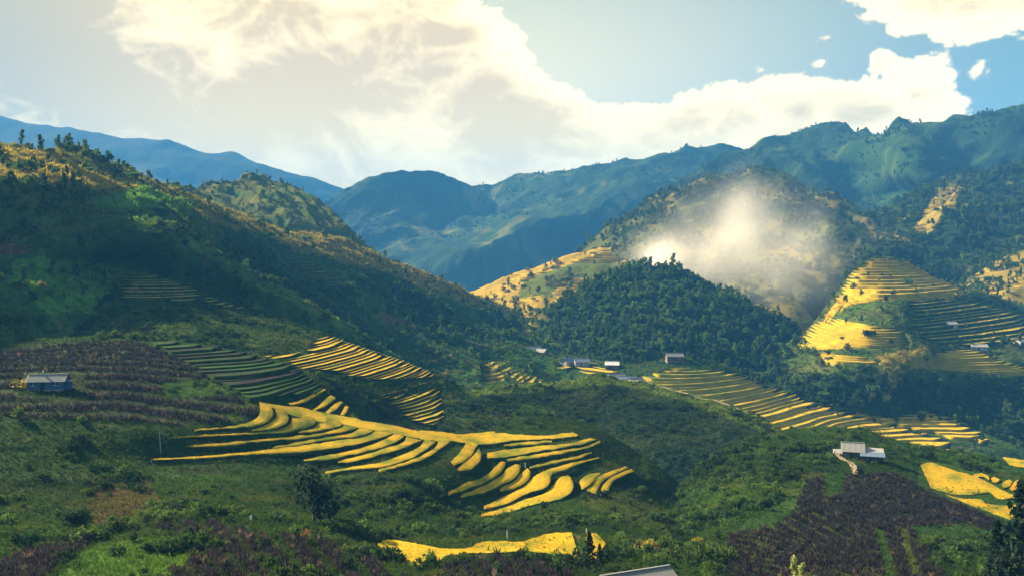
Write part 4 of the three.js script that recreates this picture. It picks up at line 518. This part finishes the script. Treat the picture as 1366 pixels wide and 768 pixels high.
woods('right_knoll', 122, (px, py, p) => (px > 1480 || !freeR(px, py) ? 0 : (px < 1070 ? 0.04 : 0.012) + 0.4 * smooth(px < 1070 ? -0.02 : 0.14, 0.34, fbm(p.x / 16 + 3, p.z / 16, 3))), 1.1, leafTone(LG.deep, LG.light), 'low scrub over the right knoll', shrubShapes, 'scrub', 'scrub');
const grass = [bladeTuft(201, 9, 0.5, 0.3, 0.035), bladeTuft(202, 9, 0.38, 0.34, 0.04)];
const tussock = [bladeTuft(203, 12, 0.9, 0.7, 0.09), bladeTuft(204, 12, 0.7, 0.8, 0.1)];
const grassTone = (p, r) => mix3(mix3([0.013, 0.036, 0.005], [0.062, 0.108, 0.008], clamp(0.42 + 1.3 * fbm(p.x / 12, p.z / 12, 3))), [0.12, 0.10, 0.022], clamp(0.8 * fbm(p.x / 22 + 60, p.z / 22, 3) + 0.25 * (r() - 0.4)));
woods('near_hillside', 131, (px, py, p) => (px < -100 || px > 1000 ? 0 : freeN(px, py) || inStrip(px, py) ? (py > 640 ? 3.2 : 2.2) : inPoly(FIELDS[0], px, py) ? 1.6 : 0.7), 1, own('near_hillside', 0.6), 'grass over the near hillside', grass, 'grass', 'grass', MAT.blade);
woods('right_knoll', 132, (px, py, p) => (px > 1450 ? 0 : freeR(px, py) || inStrip(px, py) ? 2.8 : 0.9), 1, own('right_knoll', 0.6), 'grass over the right knoll', grass, 'grass', 'grass', MAT.blade);
woods('green_ridge', 133, () => 0.9, 1, own('green_ridge', 0.85), 'tussock grass over the steep green ridge', tussock, 'grass', 'grass', MAT.blade);
woods('terraced_spur', 134, (px, py) => (LEVELLED.terraced_spur.some((f) => inPoly(f, px, py)) ? 0 : 0.5), 1, grassTone, 'tussock grass between the terraces of the left spur', tussock, 'grass', 'grass', MAT.blade);
woods('left_hill', 135, (px, py) => (px < -60 ? 0 : 0.3), 1.5, own('left_hill', 0.85), 'tussock grass over the long left hillside', tussock, 'grass', 'grass', MAT.blade);
woods('grassy_spur', 138, (px, py) => (px < -60 ? 0 : 0.4), 1.3, own('grassy_spur', 0.85), 'tussock grass over the grassy spur', tussock, 'grass', 'grass', MAT.blade);
woods('valley_floor_fields', 136, (px, py) => (px > 1450 || LEVELLED.valley_floor_fields.some((f) => inPoly(f, px, py)) ? 0 : 0.2), 1.2, grassTone, 'tussock grass on the valley side', tussock, 'grass', 'grass', MAT.blade);
woods('right_terraced_hill', 137, (px, py) => (px > 1450 || LEVELLED.right_terraced_hill.some((f) => inPoly(f, px, py)) ? 0 : 0.1), 1.7, own('right_terraced_hill', 0.85), 'tussock grass on the terraced hill', tussock, 'grass', 'grass', MAT.blade);
{ // ripe rice, standing on the terraces
  const items = riceSpots.map(([x, y, z, c], i) => { const r = rng(i + 5), v = 0.75 + 0.45 * r(); return [x, y - 0.12, z, r() * 6.3, 0.42 + 0.22 * r(), 0.75, c[0] * v, c[1] * v, c[2] * v]; });
  stuff('grass', grass[1], MAT.blade, bankSpots.map(([x, y, z], i) => { const r = rng(i + 99), c = grassTone({ x, z }, r), v = 0.8 + 0.7 * r(); return [x, y, z, r() * 6.3, 0.8 + 0.4 * r(), 1, c[0] * v, c[1] * v, c[2] * v]; }), 'grass on the banks of the near golden terraces', 'grass');
  stuff('ripe_rice', bladeTuft(210, 8, 0.62, 0.32, 0.05), MAT.blade, items, 'ripe rice standing on the near golden terraces', 'rice');
}
{ // dark crop standing in rows
  const stalk = [bladeTuft(220, 12, 0.7, 0.26, 0.035), bladeTuft(221, 10, 0.85, 0.24, 0.03)], tone = (p, r) => (r() < 0.06 ? [0.12, 0.09, 0.06] : mix3([0.016, 0.0125, 0.016], [0.040, 0.034, 0.039], r()));
  const crop = (hill, seed, poly, row, dens, label) => woods(hill, seed, (px, py, p) => (inPoly(poly, px, py) && row(p, px, py) ? dens : 0), 1, tone, label, stalk, 'dark_crop', 'crop', MAT.blade);
  const rows = (f, w) => (p, px, py) => ((f(p, px, py) % w) + w) % w < w * 0.52;
  crop('near_hillside', 141, [[-60, 478], [60, 462], [165, 455], [240, 470], [330, 540], [345, 548], [335, 560], [250, 566], [-60, 552]], (p, px, py) => rows((q) => q.z + 0.12 * q.x + 9 * noise(q.x / 40, q.z / 40), 6.5)(p) && !inPoly([[28, 500], [112, 500], [112, 533], [18, 533]], px, py) && !inPoly([[215, 508], [300, 508], [305, 528], [215, 530]], px, py), 2.6, 'dark purple-brown crop in curved rows round the blue house');
  crop('near_hillside', 142, [[-40, 800], [10, 742], [80, 722], [135, 712], [60, 768], [40, 800]], () => true, 3, 'dark purple crop band at the lower left of the near hillside');
  crop('near_hillside', 143, [[190, 705], [290, 698], [335, 712], [365, 768], [350, 800], [180, 800], [255, 742], [265, 715]], rows((q, px, py) => px - (py - 700) * 0.9, 34), 3.2, 'dark purple crop curving between strips of grass');
  crop('near_hillside', 144, [[350, 800], [345, 712], [420, 715], [500, 740], [540, 768], [560, 800]], rows((q, px, py) => px - (py - 700) * 0.8, 40), 2.4, 'dark crop rows running down below the scrub');
  crop('near_hillside', 145, [[570, 800], [600, 748], [660, 738], [720, 748], [760, 768], [770, 800]], rows((q, px, py) => px - (py - 700) * 0.7, 26), 2.6, 'dark crop rows in front of the smooth golden field');
  crop('right_knoll', 146, [[1150, 634], [1195, 632], [1230, 650], [1290, 675], [1340, 698], [1330, 712], [1280, 700], [1215, 705], [1260, 768], [1230, 820], [1000, 820], [965, 768], [972, 712], [1030, 705], [1060, 680], [1075, 640], [1100, 636]], (p, px, py) => rows((q) => q.x * 0.9 - q.z * 0.35 + 4 * noise(q.x / 26, q.z / 26), 2.8)(p) && !inPoly([[1098, 632], [1128, 632], [1124, 660], [1100, 665]], px, py) && !inPoly([[1165, 708], [1178, 708], [1198, 768], [1195, 820], [1178, 820], [1178, 750]], px, py) && !inPoly([[1200, 705], [1210, 705], [1228, 768], [1215, 768]], px, py), 3.4, 'broad dark purple crop field on the slope below the farmhouse');
}
// single trees and shrubs one can pick out
function makePlant(name, seed, kind, tone, label, category, grp) {
  const [leaf, [pts, a, b]] = crownOf(seed, kind), g = new THREE.Group(); const c = leaf.attributes.color; for (let i = 0; i < c.count; i++) c.setXYZ(i, c.getX(i) * tone[0], c.getY(i) * tone[1], c.getZ(i) * tone[2]);
  mesh('crown', leaf, MAT.leaf, g); mesh('trunk', limb(pts, a, b, 6), MAT.bark, g); g.userData = { label, category, group: grp }; g.kindName = name; return g;
}
function plant(proto, hill, px, py, s, turn, label) { const g = proto.clone(); g.name = numbered(proto.kindName); g.position.copy(hills[hill].at(px, py)); g.position.y -= 0.1; g.scale.setScalar(s); g.rotation.y = turn; g.userData = { ...proto.userData }; if (label) { g.userData.label = label; delete g.userData.group; } scene.add(g); return g; }
const PL = {
  dark: makePlant('broadleaf_tree', 301, 'tree', [0.020, 0.042, 0.020], '', 'tree', 'trees on the near slopes'), mid: makePlant('broadleaf_tree', 302, 'tree', [0.045, 0.09, 0.024], '', 'tree', 'trees on the near slopes'),
  conifer: makePlant('conifer_tree', 303, 'conifer', [0.012, 0.028, 0.016], '', 'tree', 'conifers'), bamboo: makePlant('bamboo', 304, 'bamboo', [0.30, 0.33, 0.10], '', 'bamboo', 'bamboo'),
  shrubA: makePlant('shrub', 305, 'shrub', [0.035, 0.08, 0.02], '', 'shrub', 'shrubs'), shrubB: makePlant('shrub', 306, 'shrub', [0.075, 0.13, 0.026], '', 'shrub', 'shrubs'), shrubC: makePlant('shrub', 307, 'shrub', [0.24, 0.20, 0.03], '', 'shrub', 'shrubs'),
};
plant(PL.dark, 'near_hillside', 418, 697, 1.75, 0.4, 'tall dark round tree standing alone on the near slope');
plant(PL.dark, 'near_hillside', 438, 694, 0.9, 2.1, 'smaller dark tree leaning against the tall dark round tree');
plant(PL.conifer, 'near_hillside', 786, 760, 0.72, 1, 'dark conifer in front of the smooth golden rice field');
plant(PL.conifer, 'near_hillside', 800, 758, 0.5, 3, 'shorter dark conifer beside the one before the golden field');
plant(PL.conifer, 'right_knoll', 1362, 790, 1.9, 0.3, 'tall dark conifer at the end of the dark crop field');
plant(PL.conifer, 'right_knoll', 1330, 785, 1.15, 1.9, 'dark conifer beside the tall one at the end of the crop');
plant(PL.bamboo, 'right_knoll', 1062, 776, 0.95, 0, 'pale yellow-green bamboo rising from the dark crop');
plant(PL.bamboo, 'right_knoll', 1068, 778, 0.75, 2, 'shorter pale bamboo beside the taller one in the dark crop');
plant(PL.mid, 'near_hillside', 108, 705, 0.62, 1.1, 'grey-green tree beside the purple crop band');
plant(PL.dark, 'near_hillside', 96, 706, 0.6, 2.2, 'dark tree beside the grey-green tree above the crop band');
plant(PL.shrubC, 'near_hillside', 862, 736, 1.6, 0.5, 'bright yellow shrub in the hollow below the spur');
plant(PL.shrubC, 'near_hillside', 930, 726, 1.0, 1.5, 'small golden bush at the edge of the right knoll');
plant(PL.shrubC, 'near_hillside', 27, 518, 1.9, 1, 'yellowish bush at the gable of the blue house');
{ // shrubs and small trees along hedges and gullies, told apart only by their place
  const lines = [
    ['near_hillside', [[440, 642], [500, 640], [560, 642], [600, 665], [640, 695], [690, 705]], 26, 'rounded shrub in the hedge above the green hollow', 'shrubs of the hedge above the hollow'],
    ['near_hillside', [[455, 705], [500, 712], [560, 708], [620, 708], [680, 703], [750, 700], [800, 702]], 30, 'leafy shrub in the thicket behind the smooth golden field', 'shrubs of the thicket behind the golden field'],
    ['near_hillside', [[820, 720], [850, 745], [880, 755], [915, 745], [950, 720]], 16, 'leafy shrub round the grey tin roof', 'shrubs round the tin roof'],
    ['near_hillside', [[220, 520], [250, 514], [290, 518], [305, 524]], 10, 'bright green bush between the dark crop and the dark terraces', 'bushes beside the dark crop'],
    ['near_hillside', [[-10, 690], [60, 715], [120, 720], [200, 700], [300, 690], [380, 700]], 20, 'leafy shrub at the top edge of the lowest crop rows', 'shrubs above the lowest crop rows'],
    ['right_knoll', [[950, 650], [980, 640], [1010, 650], [1040, 665], [1000, 680], [960, 690]], 26, 'rounded shrub on the leafy left side of the knoll', 'shrubs on the left side of the knoll'],
    ['right_knoll', [[1180, 598], [1230, 604], [1270, 606], [1320, 615], [1330, 625]], 20, 'dark shrub along the top of the broad golden field', 'shrubs above the broad golden field'],
    ['right_knoll', [[1240, 725], [1270, 740], [1300, 730], [1290, 760]], 14, 'dark green shrub below the dark crop by the conifers', 'shrubs by the conifers'],
    ['right_knoll', [[1060, 612], [1100, 616], [1115, 610]], 8, 'low shrub on the bank left of the farmhouse', 'shrubs left of the farmhouse'],
    ['right_knoll', [[1165, 616], [1190, 618], [1220, 612]], 8, 'low shrub on the bank right of the farmhouse', 'shrubs right of the farmhouse'],
  ];
  const r = rng(400);
  for (const [hill, pts, n, label, grp] of lines) for (const [px, py] of resample(pts, n)) { const proto = r() < 0.55 ? PL.shrubA : r() < 0.75 ? PL.shrubB : r() < 0.5 ? PL.mid : PL.dark, small = proto === PL.mid || proto === PL.dark; const g = plant(proto, hill, px + (r() - 0.5) * 18, py + (r() - 0.5) * 9, (small ? 0.28 : 0.95) * (0.7 + 0.8 * r()), r() * 6.3); g.userData.label = small ? label.replace(/shrub|bush/, 'small tree') : label; g.userData.group = small ? grp.replace(/^(shrubs|bushes)/, 'small trees') : grp; g.userData.category = small ? 'tree' : 'shrub'; }
}

// ---------------------------------------------------------------- houses
const box = (w, h, d, x, y, z) => { const g = new THREE.BoxGeometry(w, h, d); g.translate(x, y, z); return g; };
const paint = (r, g, b, rough = 0.8, metal = 0) => new THREE.MeshStandardMaterial({ color: new THREE.Color(r, g, b), roughness: rough, metalness: metal, bumpMap: scaled(groundBump, 0.5), bumpScale: 0.01 });
const HM = { blue: paint(0.035, 0.08, 0.17), tin: paint(0.16, 0.17, 0.17, 0.8, 0), pale: paint(0.24, 0.235, 0.22, 0.85, 0), wood: paint(0.09, 0.06, 0.04), plaster: paint(0.28, 0.28, 0.27), grey: paint(0.13, 0.135, 0.14, 0.8, 0), darkv: paint(0.02, 0.02, 0.022), white: paint(0.5, 0.5, 0.47), bluetin: paint(0.08, 0.12, 0.18, 0.8, 0), stone: paint(0.2, 0.19, 0.17) };
function ribbed(w, l, pitch, t = 0.05) { // a corrugated sheet, w along the ridge, l down the slope
  const n = Math.max(2, Math.round(w / pitch)), s = new THREE.Shape(); s.moveTo(-w / 2, 0); for (let i = 0; i < n; i++) { const x = -w / 2 + i * w / n, d = w / n; s.lineTo(x + d * 0.35, 0); s.lineTo(x + d * 0.5, t); s.lineTo(x + d * 0.85, t); s.lineTo(x + d, 0); } s.lineTo(w / 2, -0.03); s.lineTo(-w / 2, -0.03); const g = new THREE.ExtrudeGeometry(s, { depth: l, bevelEnabled: false }); return g;
}
function house(name, label, pos, turn, o) {
  const { w = 8, d = 5, h = 2.6, rise = 1.3, wall = HM.wood, roof = HM.tin, over = 0.5, sheets = 1, windows = 2, pitch = 0.8, base = 2.5, grp } = o, g = group(name, pos, turn); tag(g, label, 'house', grp);
  const s = new THREE.Shape(); s.moveTo(-d / 2, 0); s.lineTo(d / 2, 0); s.lineTo(d / 2, h); s.lineTo(0, h + rise); s.lineTo(-d / 2, h); s.closePath(); const wg = new THREE.ExtrudeGeometry(s, { depth: w, bevelEnabled: false }); wg.translate(0, 0, -w / 2); wg.rotateY(Math.PI / 2); mesh('wall', wg, wall, g);
  mesh('foundation', box(w + 0.3, base, d + 0.3, 0, -base / 2 + 0.02, 0), HM.stone, g);
  const slope = Math.atan2(rise, d / 2), len = Math.hypot(rise, d / 2) + over, W = w + 2 * over;
  for (const side of [1, -1]) for (let k = 0; k < sheets; k++) { const sw = W / sheets, rg = ribbed(sw * 0.985, len, pitch); const m = mesh('roof_sheet', rg, roof, g); m.position.set((-W / 2 + (k + 0.5) * sw) * side, h + rise + 0.08, 0); m.rotation.set(slope, side > 0 ? 0 : Math.PI, 0, 'YXZ'); }
  mesh('ridge_cap', box(W, 0.1, 0.35, 0, h + rise + 0.14, 0), roof, g);
  const door = mesh('door', box(1, 2, 0.08, -w * 0.08, 1, d / 2 + 0.03), HM.darkv, g); mesh('door_frame', box(1.2, 0.12, 0.12, -w * 0.08, 2.06, d / 2 + 0.04), HM.wood, door);
  for (let k = 0; k < windows; k++) { const x = w * (k % 2 ? 0.28 : -0.34), win = mesh('window', box(0.9, 0.8, 0.06, x, 1.5, d / 2 + 0.025), HM.darkv, g); mesh('window_frame', mergeGeometries([box(1.05, 0.09, 0.1, x, 1.95, d / 2 + 0.04), box(1.05, 0.09, 0.1, x, 1.05, d / 2 + 0.04), box(0.08, 0.82, 0.1, x, 1.5, d / 2 + 0.04)]), HM.white, win); }
  return g;
}
{
  const nh = hills.near_hillside, kn = hills.right_knoll, vf = hills.valley_floor_fields, lh = hills.left_hill, rt = hills.right_terraced_hill;
  const b = house('farmhouse', 'long blue house with a grey tin roof amid the dark crop', nh.at(64, 518), 0.12, { w: 8.2, d: 4.4, h: 2.1, rise: 1.3, wall: HM.blue, roof: HM.tin, sheets: 6, pitch: 0.4 });
  mesh('porch_roof', box(2.6, 0.08, 2, 4.9, 2.0, 1.2), HM.bluetin, b); mesh('porch_wall', box(2.2, 1.9, 0.1, 4.9, 0.98, 1.6), HM.blue, b); mesh('chimney', box(0.35, 0.9, 0.35, -1.2, 3.9, 0), HM.white, b);
  const k = house('farmhouse', 'farmhouse with a pale tin roof on top of the right knoll', kn.at(1138, 609), -0.3, { w: 6.4, d: 6, h: 2.2, rise: 2.2, wall: HM.wood, roof: HM.pale, sheets: 5, pitch: 0.4, windows: 1 }); k.scale.setScalar(0.82);
  const an = mesh('side_roof', ribbed(7.5, 3.6, 0.4), HM.pale, k); an.position.set(5.6, 2.9, -1); an.rotation.x = 0.22; const an2 = mesh('side_roof', ribbed(7.5, 3.2, 0.4), HM.bluetin, k); an2.position.set(5.8, 2.2, 2.4); an2.rotation.x = 0.28; mesh('side_wall', box(7, 2.1, 4, 5.6, 1.0, 0.6), HM.blue, k); const an3 = mesh('side_roof', ribbed(3.4, 2.8, 0.4), HM.pale, k); an3.position.set(-4.4, 2.1, 0.2); an3.rotation.x = 0.3; mesh('side_post', box(0.15, 2, 0.15, -5.6, 0.9, 2.6), HM.wood, k);
  const top = sight(848, 762, 122), t = house('shed', 'grey corrugated tin roof of a shed at the bottom of the near slope', top.clone().setY(top.y - 3.7), 0.42, { w: 9, d: 6.4, h: 2.4, rise: 1.3, wall: HM.wood, roof: HM.grey, sheets: 9, pitch: 0.25, base: 5, windows: 1 });
  const V = 'village houses in the valley'; let i = 0;
  for (const [px, py, w, turn, wall, roof, lab] of [[711, 471, 9, 0.3, HM.wood, HM.grey, 'dark village house with a grey roof below the bright trees'], [722, 474, 7, -0.5, HM.wood, HM.pale, 'village house with a pale roof beside the dark one'], [757, 486, 8, 0.8, HM.plaster, HM.bluetin, 'bluish-roofed village house beside the golden terraces'], [776, 487, 9, 0.1, HM.plaster, HM.bluetin, 'long blue-roofed village house under the wooded hill'], [817, 491, 8, -0.15, HM.wood, HM.white, 'village house with a bright white roof behind the orange field'], [822, 508, 10, 0.25, HM.plaster, HM.grey, 'grey village house below the orange field'], [837, 512, 10, -0.1, HM.plaster, HM.bluetin, 'blue-grey village house by the end of the green ridge'], [848, 514, 8, 0.35, HM.plaster, HM.tin, 'small grey village house at the end of the row'], [900, 481, 10, 0.05, HM.wood, HM.grey, 'long pale-roofed house on the green rise past the village']])
    house('village_house', lab, vf.at(px, py), turn, { w, d: 6, h: 2.8, rise: 1.7, wall, roof, grp: V, pitch: 1 });
  for (const [px, py, w, turn, lab] of [[1269, 436, 7, 0.2, 'small white house among the woods of the right hill'], [1306, 466, 10, -0.1, 'long white house above the striped terraces of the right hill'], [1362, 462, 7, 0.4, 'pale house at the edge of the woods on the right hill']]) house('hill_house', lab, rt.at(px, py), turn, { w, d: 6, h: 2.4, rise: 1.5, wall: HM.plaster, roof: HM.pale, grp: 'white houses on the right hill', pitch: 1 });
}
// ---------------------------------------------------------------- paths, poles
function trail(name, hill, pts, w, label, lift = 0.12) {
  const n = 40, pp = resample(pts, n).map(([x, y]) => hills[hill].at(x, y)), A = [], B = []; for (let i = 0; i < n; i++) { const d = pp[Math.min(n - 1, i + 1)].clone().sub(pp[Math.max(0, i - 1)]).setY(0).normalize(), s = new V3(-d.z, 0, d.x), k = w / 2 * (0.8 + 0.4 * Math.abs(noise(i * 0.3, w))); A.push(pp[i].clone().addScaledVector(s, k)); B.push(pp[i].clone().addScaledVector(s, -k)); }
  tag(mesh(name, strip(B, A, () => [1, 1, 1], lift), MAT.dirt), label, 'path', null, 'structure');
}
trail('path', 'right_knoll', [[1117, 606], [1124, 614], [1135, 619], [1140, 626], [1142, 634]], 1.5, 'pale dirt path leading down from the farmhouse', 0.3);
trail('path', 'left_hill', [[508, 424], [530, 432], [545, 442], [558, 455], [566, 466]], 3, 'pale dirt track on the wooded left hill', 0.4);
trail('path', 'green_ridge', [[838, 513], [880, 522], [920, 533], [960, 546], [1000, 561]], 2, 'footpath along the crest of the green ridge', 0.5);
trail('path', 'terraced_spur', [[505, 529], [530, 522], [560, 514], [580, 508]], 0.9, 'narrow footpath under the spur terraces', 0.3);
function post(px, py, h, r, m, label, name = 'pole') { const g = new THREE.CylinderGeometry(r * 0.8, r, h + 0.5, 8); g.translate(0, h / 2 - 0.25, 0); const c = new THREE.ConeGeometry(r * 0.8, r * 1.5, 8); c.translate(0, h + r * 0.75, 0); const o = mesh(name, mergeGeometries([g, c]), m); o.position.copy(hills.near_hillside.at(px, py)); o.rotation.z = 0.05; tag(o, label, 'pole'); }
post(214, 603, 4.6, 0.09, HM.plaster, 'tall pale pole at the left tip of the golden terraces');
post(203, 632, 3.2, 0.08, HM.stone, 'dull short pole below the tall pale pole');
post(677, 717, 1.4, 0.12, HM.white, 'white stake in the thicket behind the smooth golden field', 'stake');
post(783, 713, 1.3, 0.12, HM.white, 'white stake behind the dark conifer', 'stake');
post(764, 580, 1.1, 0.14, HM.white, 'white stake at the far end of the top terrace', 'stake');
post(701, 622, 1.2, 0.12, HM.white, 'white stake in the middle of the terrace fan', 'stake');
post(335, 697, 0.9, 0.2, HM.white, 'small white marker above the crop rows', 'stake');

// ---------------------------------------------------------------- smoke: clouds of fine drifting particles
function puff(seed, n, s) { const r = rng(seed), pos = [], a = new V3(), b = new V3(), q = new THREE.Quaternion(), gs = () => Math.sqrt(-2 * Math.log(1 - r() * 0.999)) * Math.cos(6.2832 * r()); for (let i = 0; i < n; i++) { a.set(gs(), gs(), gs()).multiplyScalar(0.5); q.setFromUnitVectors(new V3(0, 0, 1), new V3(-0.6 + r() - 0.5, 0.6 + r() - 0.5, -0.5 + r() - 0.5).normalize()); for (const p of [[-s, -s, 0], [s, -s, 0], [0, s, 0]]) pos.push(...b.fromArray(p).applyQuaternion(q).add(a).toArray()); } const g = new THREE.BufferGeometry(); g.setAttribute('position', new THREE.Float32BufferAttribute(pos, 3)); g.computeVertexNormals(); return g; }
function smoke(label, blobs, size, perBlob, seed, grain) {       // blobs: px, py, distance, half width, half height (as sighted), weight
  const r = rng(seed), gs = () => Math.sqrt(-2 * Math.log(1 - r() * 0.999)) * Math.cos(6.2832 * r()), items = [];
  for (const [px, py, d, a, b, w] of blobs) { const m = d / FOC; for (let i = 0; i < perBlob * w; i++) { const p = sight(px + gs() * a * 0.5, py + gs() * b * 0.5, d + gs() * a * m * 0.5), keep = 0.5 + 1.1 * fbm(p.x / 22 + p.z / 31, p.y / 17 + p.z / 29, 4); if (r() < keep) items.push([p.x, p.y, p.z, r() * 6.3, size * (0.5 + 1.0 * r()), 1, 1, 1, 1]); } }
  const g = puff(seed, 6000, grain), m = new THREE.InstancedMesh(g, MAT.smoke, items.length); m.name = numbered('smoke'); items.forEach((t, i) => { M4.compose(P3.set(t[0], t[1], t[2]), Q.setFromAxisAngle(UPV, 0.5 * Math.sin(t[3] * 5)), S3.set(t[4] * (t[3] > 3 ? 1 : 0.8), t[4], t[4])); m.setMatrixAt(i, M4); }); scene.add(m); tag(m, label, 'smoke', null, 'stuff'); m.castShadow = m.receiveShadow = true;
}
smoke('large pale smoke cloud drifting over the valley behind the wooded hill', [[870, 352, 850, 20, 12, 0.5], [885, 344, 852, 26, 20, 0.9], [925, 345, 865, 50, 26, 0.6], [960, 325, 870, 66, 56, 1.7], [992, 288, 885, 36, 48, 1.0], [1000, 318, 880, 66, 56, 1.6], [1040, 332, 880, 74, 52, 1.5], [1078, 345, 880, 50, 56, 0.6], [1040, 380, 870, 70, 40, 0.6], [980, 362, 870, 90, 32, 0.6]], 16, 210, 501, 0.0029);
smoke('small white smoke over the green field on the left hill', [[190, 263, 575, 20, 7, 1], [205, 266, 572, 14, 5, 1], [180, 255, 580, 18, 10, 0.6]], 6, 40, 502, 0.0045);

renderer.render(scene, camera);
